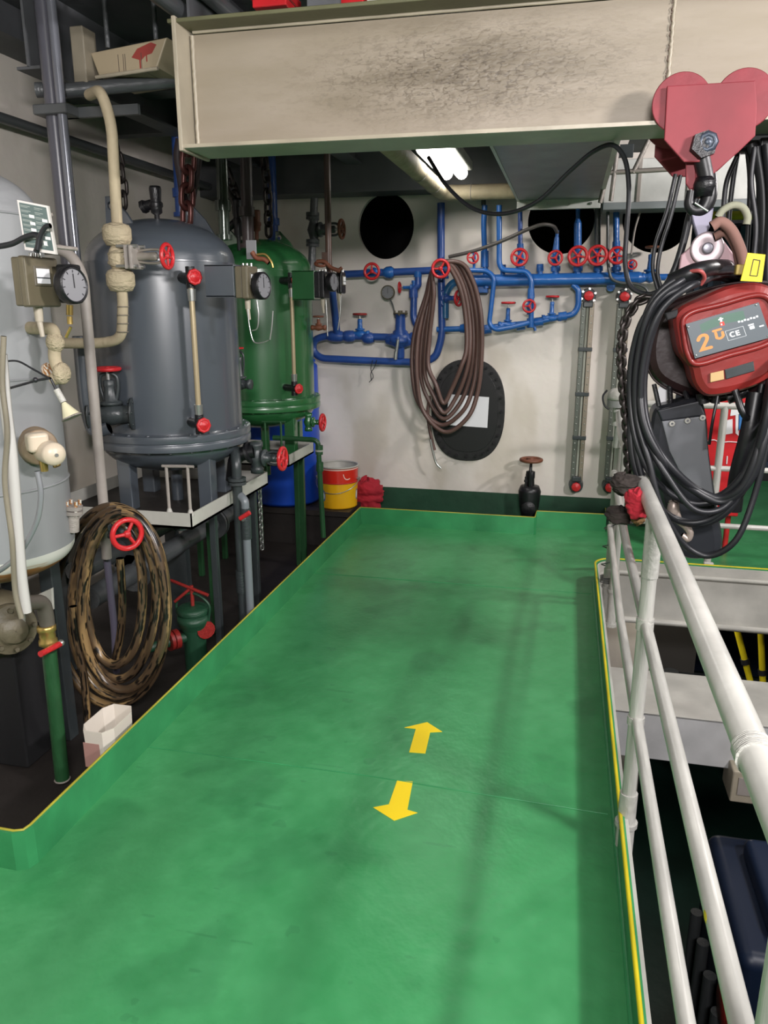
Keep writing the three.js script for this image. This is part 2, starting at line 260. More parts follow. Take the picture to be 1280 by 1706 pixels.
for (const [key, name, label, along] of [['back', 'ceiling_light', 'glowing twin tube ceiling light showing below the cream girder near the back wall', 'z']]) {
  const [p, aim, w, h, I, c] = LAMPS[key]; const l = new THREE.RectAreaLight(c, I, w, h); l.position.set(p[0], p[1] - 0.035, p[2]); l.rotation.x = -Math.PI / 2; scene.add(l);
  const t = thing(name, label, 'ceiling light', V(...p));
  part(t, 'housing', box(p[0] - w / 2 - 0.02, p[0] + w / 2 + 0.02, p[1] + 0.012, p[1] + 0.07, p[2] - h / 2 - 0.02, p[2] + h / 2 + 0.02, 0.01), M.white);
  for (const s of [-1, 1]) part(t, 'tube', along === 'z' ? cyl(V(p[0] + s * w / 4, p[1] - 0.005, p[2] - h / 2), V(p[0] + s * w / 4, p[1] - 0.005, p[2] + h / 2), w * 0.2) : cyl(V(p[0] - w / 2, p[1] - 0.005, p[2] + s * h / 4), V(p[0] + w / 2, p[1] - 0.005, p[2] + s * h / 4), h * 0.2), glow(c, 5));
  for (const s of [-1, 1]) part(t, 'hanger', along === 'z' ? cyl(V(p[0], p[1] + 0.06, p[2] + s * h / 3), V(p[0], CEIL, p[2] + s * h / 3), 0.008) : cyl(V(p[0] + s * w / 3, p[1] + 0.06, p[2]), V(p[0] + s * w / 3, CEIL, p[2]), 0.008), M.pipeGrey);
}
// ---------- overhead girder ----------
{
  const BZ = -2.94, yb = 2.2, yt = 2.61, x0 = -1.43, x1 = 3.6;
  const g = thing('overhead_girder', 'heavy cream painted I-beam with soot stained web running across above the walkway', 'girder', V(0, yb, BZ));
  const web = box(x0 + 0.02, x1, yb + 0.012, yt - 0.012, BZ - 0.008, BZ + 0.008);
  { const p = web.attributes.position, uv = web.attributes.uv; for (let i = 0; i < p.count; i++) uv.setXY(i, (p.getX(i) + 1.4) / 2.2, (p.getY(i) - yb) / (yt - yb)); }
  part(g, 'web', web, M.beam);
  part(g, 'bottom_flange', box(x0, x1, yb, yb + 0.014, BZ - 0.11, BZ + 0.11, 0.003), M.underGreen);
  part(g, 'flange_edge', box(x0, x1, yb + 0.001, yb + 0.013, BZ + 0.11, BZ + 0.113), M.cream);
  part(g, 'top_flange', box(x0 - 0.02, x1, yt, yt + 0.014, BZ - 0.11, BZ + 0.11, 0.003), M.olive);
  part(g, 'end_plate', box(x0, x0 + 0.016, yb - 0.01, yt + 0.02, BZ - 0.11, BZ + 0.12, 0.004), M.cream);
  part(g, 'weld_bead', [sweep(Array.from({ length: 40 }, (_, i) => V(x0 + 0.026 + 0.002 * rnd(), yb + 0.015 + i / 39 * (yt - yb - 0.03), BZ + 0.012)), 0.008, 6), sweep(Array.from({ length: 60 }, (_, i) => V(x0 + 0.03 + i / 59 * 3, yb + 0.017, BZ + 0.01 + 0.002 * rnd())), 0.006, 6), sweep(Array.from({ length: 60 }, (_, i) => V(x0 + 0.03 + i / 59 * 3, yt - 0.004, BZ + 0.01 + 0.002 * rnd())), 0.006, 6)], M.cream);
  part(g, 'joint_weld', sweep(Array.from({ length: 46 }, (_, i) => V(0.272 + 0.0025 * (rnd() - 0.5), yb + 0.02 + i / 45 * (yt - yb - 0.03), BZ + 0.009)), (t) => 0.005 + 0.003 * vn(t * 40, 3, 64, 4), 6), M.cream);
  part(g, 'joint_crack', [0.31, 0.36, 0.42, 0.5, 0.58, 0.66, 0.72, 0.78, 0.84, 0.91, 0.95].map((f, i) => sweep([0, 1, 2, 3].map((k) => V(0.268 - 0.006 * rnd(), yb + (f + k * 0.016) * (yt - yb), BZ + 0.014)), 0.0016, 5)), M.brown);
  part(g, 'hanger_plate', [-0.9, 0.9, 2.6].map((x) => box(x - 0.06, x + 0.06, yt + 0.014, CEIL, BZ - 0.008, BZ + 0.008)), M.ceil);
}
// things on the ceiling above the girder
for (const [a, b, c, d, m, n, l, cat] of [[420, 476, -30, 13, M.red, 'red_box', 'dark red box above the girder, left of the two', 'box'], [552, 606, -30, 24, M.red, 'red_box', 'bright red box above the girder, right of the two', 'box']]) {
  const p = W(a, d, -3.5), q = W(b, c, -3.5), o = thing(n, l, cat, V(p.x, p.y, -3.5)); part(o, 'body', box(p.x, q.x, p.y, Math.min(CEIL - 0.005, Math.max(q.y, p.y + 0.05)), -3.7, -3.5, 0.006), m); part(o, 'lid', box(p.x - 0.006, q.x + 0.006, p.y + 0.028, p.y + 0.036, -3.705, -3.492, 0.003), M.redDark);
}
{
  const a = W(622, 3, -3.4), o = thing('cable_tray', 'white cable tray running along above the top flange of the girder', 'cable tray', V(a.x, 2.76, -3.3));
  part(o, 'channel', [box(a.x, 2.2, 2.76, 2.768, -3.5, -3.3), box(a.x, 2.2, 2.76, 2.81, -3.304, -3.3), box(a.x, 2.2, 2.76, 2.81, -3.5, -3.496)], M.white);
  part(o, 'hanger', [0, 1, 2].map((i) => cyl(V(a.x + 0.1 + i * 0.9, 2.765, -3.4), V(a.x + 0.1 + i * 0.9, CEIL, -3.4), 0.008)), M.pipeDark);
}

// ---------- trolley ----------
{
  const z = -2.795, at = W(1178, 238, z), t = thing('beam_trolley', 'red steel beam trolley clamped on the bottom flange of the cream girder', 'trolley', V(at.x, at.y, -2.94));
  const out = [[1112, 143], [1259, 134], [1262, 178], [1259, 226], [1230, 254], [1190, 289], [1188, 300], [1176, 302], [1179, 270], [1140, 270], [1107, 233]].map(([a, b]) => W(a, b, z));
  part(t, 'front_plate', prism(out, 0.012, 0.003), M.pink);
  const back = out.map((p) => V(p.x, p.y, -3.085)); part(t, 'rear_plate', prism(back, 0.012, 0.003), M.pink);
  part(t, 'rear_lug', prism([[1143, 270], [1160, 270], [1160, 312], [1150, 316], [1143, 306]].map(([a, b]) => W(a, b, -2.83)), 0.012, 0.003), M.pink);
  for (const [px, py] of [[1136, 166], [1241, 156]]) for (const [z0, s] of [[-2.812, -1], [-3.068, 1]]) {
    const c = W(px, py, -2.82); c.z = z0; c.y = 2.258;
    const w = part(t, 'wheel', lathe([[0.001, 0], [0.086, 0], [0.089, 0.004], [0.088, 0.009], [0.048, 0.013], [0.043, 0.05], [0.001, 0.05]], c, V(0, 0, s), 40), M.pink);
    if (s > 0) part(w, 'axle', cyl(V(c.x, c.y, z0), V(c.x, c.y, z0 + 0.03), 0.012), M.black);
  }
  const b = W(1178, 238, z);
  part(t, 'crossbar', cyl(V(b.x, b.y, -3.1), V(b.x, b.y, z), 0.022), M.black);
  part(t, 'nut', cyl(V(b.x - 0.012, b.y - 0.008, z), V(b.x - 0.008, b.y - 0.006, z + 0.02), 0.042, 0.042, 6), M.black);
  part(t, 'bolt_head', lathe([[0.001, 0.022], [0.008, 0.022], [0.009, 0.018], [0.018, 0.018], [0.019, 0.022], [0.028, 0.022], [0.034, 0.014], [0.034, 0], [0.001, 0]], V(b.x, b.y, z), V(0, 0, 1), 8), mat(0x3a4350, 0.4, 0.3));
}

// ---------- electric chain hoist ----------
const HZF = -2.68;
{
  const z = -2.82, top = W(1172, 300, z);
  const h = thing('chain_hoist', 'red electric chain hoist with grey rating plate hanging from the beam trolley', 'hoist', V(top.x, top.y, z));
  const P = (l, zz) => l.map(([a, b]) => W(a, b, zz));
  // suspension hook
  part(h, 'top_hook', [sweep(fillet(P([[1172, 262], [1180, 300], [1182, 330], [1172, 350], [1156, 352], [1148, 340], [1152, 318]], z), 0.02), (t) => 0.03 - 0.014 * t, 12), lathe([[0.001, 0.03], [0.03, 0.03], [0.036, 0.01], [0.032, -0.03], [0.001, -0.022]], W(1175, 312, z), V(0, 1, 0), 18)], M.black);
  part(h, 'hook_swivel', prism(P([[1150, 345], [1162, 352], [1178, 352], [1190, 345], [1186, 372], [1176, 395], [1162, 395], [1155, 372]], z + 0.012), 0.03, 0.005), mat(0x6b6878, 0.4, 0.3));
  part(h, 'hook_latch', cyl(W(1158, 338, z + 0.02), W(1180, 352, z + 0.02), 0.004), M.steel);
  part(h, 'lug', prism(P([[1131, 452], [1135, 425], [1150, 412], [1165, 392], [1190, 388], [1206, 400], [1232, 435], [1236, 452]], z), 0.025, 0.004), mat(0xa8868c, 0.45, 0.1, { map: mottle }));
  const pin = W(1178, 414, z + 0.002); part(h, 'lug_washer', lathe([[0.018, 0], [0.05, 0], [0.052, 0.01], [0.046, 0.014], [0.03, 0.014], [0.018, 0.01]], pin, V(0, 0, 1), 28), mat(0xb9a9ae, 0.4, 0.3));
  part(h, 'lug_pin', lathe([[0.001, 0.024], [0.014, 0.024], [0.018, 0.02], [0.018, -0.01]], pin, V(0, 0, 1), 20), mat(0x77757d, 0.35, 0.6));
  // housing
  const rear = part(h, 'motor_housing', prism(smoothOutline(P([[1079, 600], [1084, 548], [1105, 512], [1150, 492], [1225, 472], [1300, 478], [1330, 560], [1310, 640], [1225, 662], [1180, 668], [1130, 655], [1092, 632]], -2.86)), 0.3, 0.03), M.maroon);
  part(rear, 'cooling_fin', [0, 1, 2, 3, 4].map((i) => prism(smoothOutline(P([[1076, 600], [1081, 546], [1103, 509], [1150, 489], [1225, 469], [1300, 475], [1333, 560], [1312, 643], [1225, 665], [1180, 671], [1130, 658], [1089, 634]], -2.89 - i * 0.05)), 0.012, 0.003)), M.maroon);
  const face = [[1124, 528], [1134, 513], [1165, 497], [1225, 474], [1272, 472], [1300, 490], [1318, 545], [1316, 590], [1290, 628], [1262, 644], [1215, 658], [1176, 660], [1158, 640], [1150, 612], [1134, 590], [1127, 560]];
  part(h, 'cover', prism(smoothOutline(P(face, HZF - 0.01), 64), 0.19, 0.028), M.redHoist);
  part(h, 'cover_ridge', sweep(smoothOutline(P([[1139, 533], [1150, 522], [1200, 508], [1266, 492], [1284, 502], [1292, 560], [1280, 572], [1215, 592], [1158, 606], [1146, 590], [1140, 560]], HZF - 0.008), 80), 0.009, 8, true), M.redHoist);
  const plate = canvasTex(512, 320, (c, w, hh) => {
    c.fillStyle = '#5c6368'; c.fillRect(0, 0, w, hh); const g = c; g.fillStyle = '#4f6a5e'; g.beginPath(); g.moveTo(90, 40); g.quadraticCurveTo(250, 0, 400, 30); g.lineTo(400, 120); g.quadraticCurveTo(250, 70, 90, 120); g.fill();
    g.fillStyle = '#e8e8e8'; g.fillRect(222, 40, 34, 10); g.fillRect(232, 30, 14, 40); g.fillStyle = '#d84038'; g.fillRect(226, 72, 30, 34); g.fillStyle = '#e8e8e8'; g.fillRect(232, 84, 8, 16);
    g.strokeStyle = '#d38a4e'; g.lineWidth = 26; g.lineCap = 'round'; g.beginPath(); g.moveTo(54, 170); g.quadraticCurveTo(70, 130, 104, 140); g.quadraticCurveTo(134, 160, 100, 205); g.lineTo(62, 262); g.lineTo(126, 262); g.stroke();
    g.lineWidth = 20; g.beginPath(); g.moveTo(170, 130); g.lineTo(222, 130); g.moveTo(182, 150); g.lineTo(182, 196); g.quadraticCurveTo(206, 222, 228, 190); g.lineTo(228, 160); g.stroke();
    g.strokeStyle = '#c9cdd0'; g.lineWidth = 3; g.strokeRect(248, 160, 120, 88); g.fillStyle = '#f2f2f2'; g.font = 'bold 62px sans-serif'; g.fillText('CE', 264, 226);
    g.fillStyle = '#dfe2e4'; for (let i = 0; i < 7; i++) g.fillRect(346 + i * 20, 104 + (i % 2) * 4, 14, 16); g.fillRect(400, 160, 38, 12); g.fillRect(404, 178, 32, 28); g.fillRect(466, 196, 30, 12);
  });
  const quad = P([[1143, 540], [1264, 504], [1284, 562], [1158, 597]], HZF + 0.003);
  const g = new THREE.BufferGeometry(), q = quad; g.setAttribute('position', new THREE.Float32BufferAttribute([q[3], q[2], q[1], q[3], q[1], q[0]].flatMap((p) => [p.x, p.y, p.z + 0.0045]), 3));
  g.setAttribute('uv', new THREE.Float32BufferAttribute([0, 0, 1, 0, 1, 1, 0, 0, 1, 1, 0, 1], 2)); g.computeVertexNormals();
  const np = part(h, 'rating_plate', prism(quad, 0.014, 0.003), mat(0x747b80, 0.35, 0.2)); part(np, 'plate_print', g, mat(0xffffff, 0.35, 0, { map: plate }));
  for (const [a, b] of [[1147, 545], [1260, 508], [1280, 560], [1160, 592]]) part(np, 'rivet', ball(W(a, b, HZF + 0.006), 0.004), M.steel);
  part(h, 'dark_panel', prism(P([[1208, 616], [1256, 602], [1258, 618], [1210, 632]], HZF - 0.003), 0.01, 0.002), M.greyDark);
  part(h, 'sticker', prism(P([[1184, 622], [1206, 617], [1207, 632], [1184, 637]], HZF - 0.003), 0.01, 0.001), mat(0xb99a6a, 0.6));
  part(h, 'grip_recess', prism(P([[1108, 522], [1130, 515], [1130, 528], [1112, 534]], HZF - 0.02), 0.02, 0.004), M.dark);
  part(h, 'cable_entry', [cyl(W(1195, 655, -2.78), W(1192, 672, -2.78), 0.014), cyl(W(1212, 663, -2.78), W(1245, 650, -2.78), 0.022), cyl(W(1170, 655, -2.8), W(1172, 672, -2.8), 0.02)], M.black);
}
// black load chain bag below the hoist
{
  const P = (l, z) => l.map(([a, b]) => W(a, b, z)), at = W(1150, 930, -2.8);
  const b = thing('chain_bag', 'black vinyl chain bag with riveted grey flap hanging under the red hoist', 'bag', V(at.x, at.y, -2.86));
  part(b, 'bag_body', prism(smoothOutline(P([[1094, 682], [1130, 672], [1168, 666], [1178, 690], [1184, 760], [1196, 840], [1206, 915], [1198, 928], [1150, 934], [1118, 915], [1096, 850], [1084, 770], [1086, 710]], -2.8), 72), 0.16, 0.03), M.vinyl);
  part(b, 'front_flap', prism(P([[1103, 702], [1175, 693], [1181, 760], [1190, 830], [1178, 838], [1140, 800], [1116, 752]], -2.792), 0.012, 0.004), mat(0x6e7074, 0.3));
  part(b, 'flap_hem', prism(P([[1096, 684], [1166, 668], [1176, 692], [1103, 702]], -2.788), 0.02, 0.005), M.vinyl);
  for (const [a, c] of [[1120, 706], [1146, 701], [1171, 696]]) part(b, 'rivet', lathe([[0.004, 0.003], [0.009, 0.004], [0.011, 0], [0.004, 0]], W(a, c, -2.79), V(0, 0, 1), 16), M.white);
  part(b, 'hanger_bracket', [cyl(W(1100, 684, -2.84), W(1090, 640, -2.86), 0.008), cyl(W(1118, 680, -2.84), W(1116, 640, -2.88), 0.009), cyl(W(1150, 674, -2.84), W(1140, 648, -2.88), 0.009), cyl(W(1168, 668, -2.84), W(1172, 650, -2.86), 0.008)], M.black);
}
// paper tag, load chain, lower hook
solo('inspection_tag', 'pale paper tag with a pen sketch hung behind the black cables', 'tag', prism([[1093, 655], [1105, 634], [1116, 640], [1116, 652], [1110, 672], [1096, 676]].map(([a, c]) => W(a, c, -2.9)), 0.004, 0), M.paper);
function link(L, r, w) { const p = []; for (let k = 0; k < 20; k++) { const a = k / 20 * Math.PI * 2, s = Math.sin(a), c = Math.cos(a); p.push(V(w * c, (s > 0 ? 1 : -1) * (L / 2 - w) * (Math.abs(s) > 0.02 ? 1 : 0) + w * s, 0)); } return sweep(p, r, 8, true); }
function chain(name, label, pts, L, r, m, w = L * 0.3, group) {
  const c = new THREE.CatmullRomCurve3(pts), len = c.getLength(), n = Math.max(1, Math.round(len / (L - 2.4 * r))), g = link(L, r, w), at = pts[pts.length - 1].clone();
  const t = thing(name, label, 'chain', at, group);
  for (let i = 0; i < n; i++) {
    const u = (i + 0.5) / n, p = c.getPointAt(u), d = c.getTangentAt(u), q = new THREE.Quaternion().setFromUnitVectors(V(0, 1, 0), d).multiply(new THREE.Quaternion().setFromAxisAngle(V(0, 1, 0), (i % 2) * Math.PI / 2 + 0.5));
    piece(t, 'link', g, m, p, q);
  }
  return t;
}
chain('load_chain', 'oily steel load chain hanging in a slack loop left of the red hoist', [[1098, 500], [1068, 500], [1045, 530], [1036, 575], [1038, 640], [1044, 700], [1047, 760], [1050, 815]].map(([a, b], i) => W(a, b, -2.76 + 0.0 * i)), 0.038, 0.0068, M.chain, 0.0125);
{
  const at = W(1135, 905, -2.66), t = thing('lower_hook', 'worn pale steel load hook tucked between the black cables and the white handrail', 'hook', at);
  part(t, 'hook_body', [curve([[1118, 835], [1126, 850], [1132, 868], [1142, 876], [1150, 888], [1146, 898], [1136, 892]].map(([a, b]) => W(a, b, -2.66)), 0.012, 40), lathe([[0.001, 0.03], [0.016, 0.028], [0.02, 0], [0.016, -0.03], [0.001, -0.03]], W(1122, 848, -2.66))], mat(0x9c8f86, 0.4, 0.4));
  part(t, 'hook_latch', prism([[1118, 889], [1126, 886], [1136, 898], [1133, 903], [1124, 901]].map(([a, b]) => W(a, b, -2.64)), 0.012, 0.003), M.white);
}
// control cable gathered in loops round the hoist
{
  const L = (l, z) => l.map(([a, b], i) => W(a, b, (b < 640 && a > 1172 && z < -2.58 ? -2.92 : z) + 0.02 * Math.sin(i * 1.7)));
  const loops = [
    [[1160, 462], [1110, 480], [1075, 540], [1060, 640], [1052, 740], [1072, 812], [1120, 862], [1170, 872], [1215, 848], [1258, 770], [1280, 660], [1285, 560], [1260, 470], [1215, 452]],
    [[1150, 455], [1095, 490], [1066, 560], [1056, 660], [1062, 760], [1086, 830], [1130, 868], [1180, 866], [1226, 828], [1266, 740], [1290, 620], [1280, 510], [1235, 455]],
    [[1165, 470], [1118, 492], [1085, 560], [1072, 660], [1086, 730], [1120, 780], [1165, 818], [1200, 830], [1236, 812], [1272, 720], [1294, 600], [1275, 490], [1225, 460]],
    [[1140, 465], [1090, 505], [1064, 590], [1060, 690], [1082, 770], [1104, 850], [1146, 912], [1180, 926], [1222, 905], [1256, 830], [1284, 700], [1292, 580], [1262, 480], [1200, 450]],
    [[1170, 458], [1108, 500], [1078, 590], [1068, 680], [1092, 740], [1130, 790], [1170, 824], [1196, 828], [1240, 790], [1278, 690], [1296, 560], [1262, 470]],
    [[1140, 480], [1080, 520], [1056, 580], [1050, 660], [1062, 740], [1092, 800], [1150, 838], [1210, 826], [1262, 740], [1288, 640], [1270, 520], [1220, 470]],
    [[1150, 476], [1102, 498], [1078, 545], [1068, 610], [1072, 700], [1100, 760], [1150, 812], [1205, 836], [1250, 800], [1280, 700], [1280, 540], [1230, 465]],
    [[1155, 474], [1100, 520], [1070, 620], [1074, 720], [1110, 790], [1160, 850], [1205, 846], [1248, 790], [1284, 660], [1280, 540], [1240, 470]],
  ];
  const at = W(1180, 930, -2.6), t = thing('control_cable', 'black control cable gathered in hanging loops around the red hoist', 'cable', at);
  loops.forEach((l, i) => part(t, 'loop', curve(L(l, -2.63 + 0.014 * i - (i > 3 ? 0.05 : 0)), i % 2 ? 0.0105 : 0.013, 90, 8, true), M.rubber));
  part(t, 'cable_wrap', curve(L([[1118, 470], [1160, 452], [1226, 446]], -2.62), 0.026, 20, 12), M.black);
  part(t, 'cable_tail', [curve(L([[1260, 655], [1248, 720], [1230, 790], [1222, 850]], -2.72), 0.028, 30, 10), curve(L([[1225, 650], [1240, 690], [1256, 700], [1270, 640]], -2.7), 0.012, 30), curve(L([[1196, 660], [1188, 700], [1182, 740]], -2.7), 0.005, 20)], M.black);
  part(t, 'red_sleeve', curve(L([[1150, 452], [1168, 452], [1174, 464], [1168, 474]], -2.58), 0.006, 20), mat(0xa04a48, 0.5));
}
{
  const at = W(1255, 446, -2.6), t = thing('yellow_tag', 'yellow plastic tag tied to the cable bundle on top of the hoist', 'tag', at);
  part(t, 'tag_plate', prism([[1246, 421], [1276, 424], [1270, 470], [1234, 468], [1240, 445]].map(([a, b]) => W(a, b, -2.59)), 0.006, 0.001), M.yellow);
  const F4 = [[[1256, 432], [1267, 434]], [[1267, 434], [1262, 460]], [[1262, 460], [1250, 459]], [[1250, 459], [1256, 432]]];
  part(t, 'drawn_outline', F4.map(([a, b]) => cyl(W(...a, -2.589), W(...b, -2.589), 0.0012, 0.0012, 6)), M.greyDark);
  part(t, 'strap', box(W(1226, 444, -2.61).x, W(1246, 444, -2.61).x, at.y - 0.02, at.y + 0.01, -2.63, -2.6, 0.004), mat(0x8f7a3a, 0.6));
}
solo('webbing_sling', 'faded pink webbing sling looped beside the hoist hook', 'sling', [curve([[1186, 378], [1200, 370], [1216, 380], [1230, 405], [1238, 430], [1240, 448]].map(([a, b]) => W(a, b, -2.76)), 0.017, 40, 8), curve([[1190, 395], [1208, 388], [1224, 408], [1232, 440]].map(([a, b]) => W(a, b, -2.79)), 0.013, 40, 8)], M.strap);
solo('rope_end', 'grey green rope end sticking out behind the hoist hook', 'rope', curve([[1196, 362], [1205, 350], [1222, 342], [1238, 346], [1246, 362], [1244, 374]].map(([a, b]) => W(a, b, -2.85)), 0.012, 40, 8), mat(0x8a8b78, 0.85));
// festoon cables hanging at the right
const fest = [[[1232, 240], [1222, 300], [1216, 350], [1214, 380]], [[1228, 262], [1212, 300], [1206, 345], [1204, 380]], [[1246, 250], [1250, 300], [1246, 400], [1240, 470]], [[1252, 240], [1268, 300], [1262, 420], [1256, 520]], [[1262, 245], [1272, 320], [1272, 430], [1270, 540]], [[1278, 240], [1286, 330], [1280, 440], [1284, 560]], [[1258, 245], [1252, 300], [1260, 380], [1250, 480]]];
fest.forEach((l, i) => solo('festoon_cable', ['thin black festoon cable hanging farthest left behind the trolley', 'black festoon cable ending behind the grey rope end', 'black festoon cable dropping behind the yellow tag', 'black festoon cable right of the yellow tag', 'thick black festoon cable, middle of the right-hand bundle', 'black festoon cable hanging at the right border of the picture', 'thin black festoon cable crossing in front of the bundle'][i], 'cable', curve(l.map(([a, b]) => W(a, b, -3.2 + 0.03 * i)), i > 2 && i < 6 ? 0.017 : 0.009, 40), M.rubber));
solo('cable_carrier', 'dark bar clamp from which the festoon cables hang right of the trolley', 'clamp', [cyl(W(1225, 246, -3.15), W(1330, 238, -3.15), 0.02), box(W(1262, 230, -3.15).x, W(1300, 230, -3.15).x, 2.12, 2.2, -3.2, -3.1, 0.01)], M.black);
// loose black cables hanging from the girder
solo('hanging_cable', 'long black cable sagging from the ceiling light past the grey duct to the hoist', 'cable', curve([[714, 262], [745, 310], [790, 348], [840, 356], [895, 336], [950, 285], [990, 252], [1022, 242], [1040, 262], [1048, 310], [1044, 390], [1042, 440], [1052, 478], [1080, 490], [1110, 480]].map(([a, b], i) => W(a, b, i < 7 ? -3.6 + i * 0.08 : -3.05 + (i - 7) * 0.03)), 0.0085, 120), M.rubber);
solo('hanging_cable', 'pair of thin black cables dropping from the trolley before the right wall opening', 'cable', [[[1126, 290], [1112, 350], [1092, 410], [1088, 450], [1096, 482]], [[1134, 292], [1118, 360], [1100, 420], [1096, 455], [1102, 480]]].map((l) => curve(l.map(([a, b]) => W(a, b, -3.0)), 0.007, 40)), M.rubber);
solo('hanging_cable', 'thick black cable slanting down to the top left of the hoist', 'cable', curve([[1172, 300], [1152, 350], [1140, 400], [1124, 450], [1104, 486]].map(([a, b]) => W(a, b, -2.9)), 0.012, 40), M.rubber);

// ---------- railings ----------
const RX = 0.268;
{
  const r = thing('guard_railing', 'white pipe guard railing along the hatch edge of the green walkway', 'railing', V(RX, 0.1, -2.2));
  const zs = -4.3, ze = -0.2;
  part(r, 'top_rail', pipe([V(RX + 0.03, 0.9, zs), V(RX + 0.03, 1.09, zs + 0.01), V(RX, 1.08, -3.6), V(RX, 1.08, ze)], 0.0235, 0.1, 16), M.rail);
  part(r, 'mid_rail', pipe([V(RX + 0.025, 0.76, zs), V(RX, 0.755, -3), V(RX, 0.755, ze)], 0.0165, 0.1, 14), M.rail);
  part(r, 'mid_rail', pipe([V(RX + 0.025, 0.45, zs), V(RX, 0.45, -3), V(RX, 0.45, ze)], 0.0165, 0.1, 14), M.rail);
  const post = (x, z, r0, y1 = 1.07) => { const p = part(r, 'post', cyl(V(x, 0.09, z), V(x, y1, z), r0, r0, 16), M.rail); part(p, 'socket', [cyl(V(x, -0.1, z), V(x, 0.2, z), r0 + 0.006, r0 + 0.006, 16), cyl(V(x, 0.085, z), V(x, 0.1, z), r0 + 0.013, r0 + 0.013, 16), cyl(V(x, -0.12, z), V(x, -0.1, z), r0 + 0.013)], M.rail); return p; };
  post(RX - 0.002, -2.17, 0.021); post(RX + 0.04, -4.32, 0.021, 1.0); post(RX + 0.07, -4.25, 0.019, 1.0); post(RX, -0.74, 0.024);
  part(r, 'collar', [cyl(V(RX - 0.002, 0.74, -2.17), V(RX - 0.002, 0.775, -2.17), 0.025), cyl(V(RX - 0.002, 0.9, -2.17), V(RX - 0.002, 1.07, -2.17), 0.024), cyl(V(RX, 1.08, -0.98), V(RX, 1.08, -0.95), 0.027), cyl(V(RX - 0.002, 0.435, -2.17), V(RX - 0.002, 0.46, -2.17), 0.025)], M.rail);
  const y = W(1191, 1538, 0.0001 - 1.05); part(r, 'paint_mark', ball(V(RX - 0.0155, 0.756, -1.04), 0.006, 0.3, 1, 2.2), M.yellow);
}
{
  const z = -4.8, r = thing('cross_railing', 'white pipe railing with thin rails along the far edge of the hatch', 'railing', V(0.9, 0, z));
  for (const y of [1.08, 0.71, 0.36]) part(r, y > 1 ? 'top_rail' : 'mid_rail', pipe([V(0.34, y, z + 0.05), V(0.45, y, z), V(3.4, y, z)], y > 1 ? 0.02 : 0.0165, 0.1), M.rail);
  for (const x of [0.915, 1.75, 2.6]) { const p = part(r, 'post', cyl(V(x, 0.02, z), V(x, 1.08, z), 0.021), M.rail); part(p, 'foot', box(x - 0.03, x + 0.03, -0.03, 0.14, z + 0.03, z + 0.06, 0.01), M.rail); }
}
// cap on the far post, cable ties and cloth on the rail
{
  const at = W(1022, 668, -4.28), t = thing('post_lamp', 'small white lamp head strapped on top of the far railing post', 'lamp', at);
  part(t, 'lamp_head', lathe([[0.001, 0.07], [0.03, 0.066], [0.05, 0.045], [0.055, 0.02], [0.05, 0.005], [0.001, 0.0]], V(at.x + 0.02, at.y, -4.28), V(0, 1, 0)), M.white);
  part(t, 'strap', cyl(V(at.x + 0.02, at.y - 0.03, -4.28), V(at.x + 0.02, at.y + 0.005, -4.28), 0.052, 0.052, 20), mat(0x8d8e8c, 0.5));
  part(t, 'lead', curve([[1012, 650], [1005, 660], [1008, 676], [1015, 682]].map(([a, b]) => W(a, b, -4.25)), 0.005, 20), M.rubber);
  part(t, 'bracket', cyl(V(at.x + 0.02, 1.02, -4.28), V(at.x + 0.02, at.y - 0.02, -4.28), 0.02), M.rail);
}
function rag(name, label, c, s, m, sd, n = 1) {
  const g = new THREE.SphereGeometry(1, 56, 40), p = g.attributes.position;
  for (let i = 0; i < p.count; i++) { const x = p.getX(i), y = p.getY(i), z = p.getZ(i), th = (Math.atan2(z, x) / 6.283 + 1) % 1, f = 0.62 + 0.6 * fbm(th, (y + 1) / 2.02, 4, sd, 3) + 0.8 * Math.abs(fbm(th, (y + 1) / 2.02, 7, sd + 9, 4) - 0.5); p.setXYZ(i, c.x + x * s[0] * f, c.y + y * s[1] * f, c.z + z * s[2] * f); }
  g.computeVertexNormals(); return solo(name, label, 'rag', g, m);
}
rag('red_rag', 'red cloth tied round the corner of the white handrail', W(1064, 838, -2.4), [0.04, 0.046, 0.05], M.cloth, 5);
rag('oily_rag', 'dark oily cloth bunched on the railing left of the red cloth', W(1042, 806, -2.55), [0.046, 0.034, 0.06], M.cloth2, 6);
rag('oily_rag', 'brown oily cloth end hanging below the red cloth on the railing', W(1032, 858, -2.5), [0.046, 0.03, 0.05], M.cloth2, 8);
rag('oily_rag', 'mustard brown cloth under the red cloth on the handrail', W(1062, 858, -2.42), [0.024, 0.03, 0.03], mat(0x6d5130, 0.9), 9);
solo('wire_tie', 'thin grey wire wound down the far railing post', 'wire', curve(Array.from({ length: 40 }, (_, i) => V(RX + 0.055 + 0.04 * Math.cos(i * 1.3) - 0.02, 0.2 - i * 0.002 + (i < 20 ? (20 - i) * 0.02 : 0), -4.3 + 0.04 * Math.sin(i * 1.3))), 0.003, 160, 5), M.pipeDark);
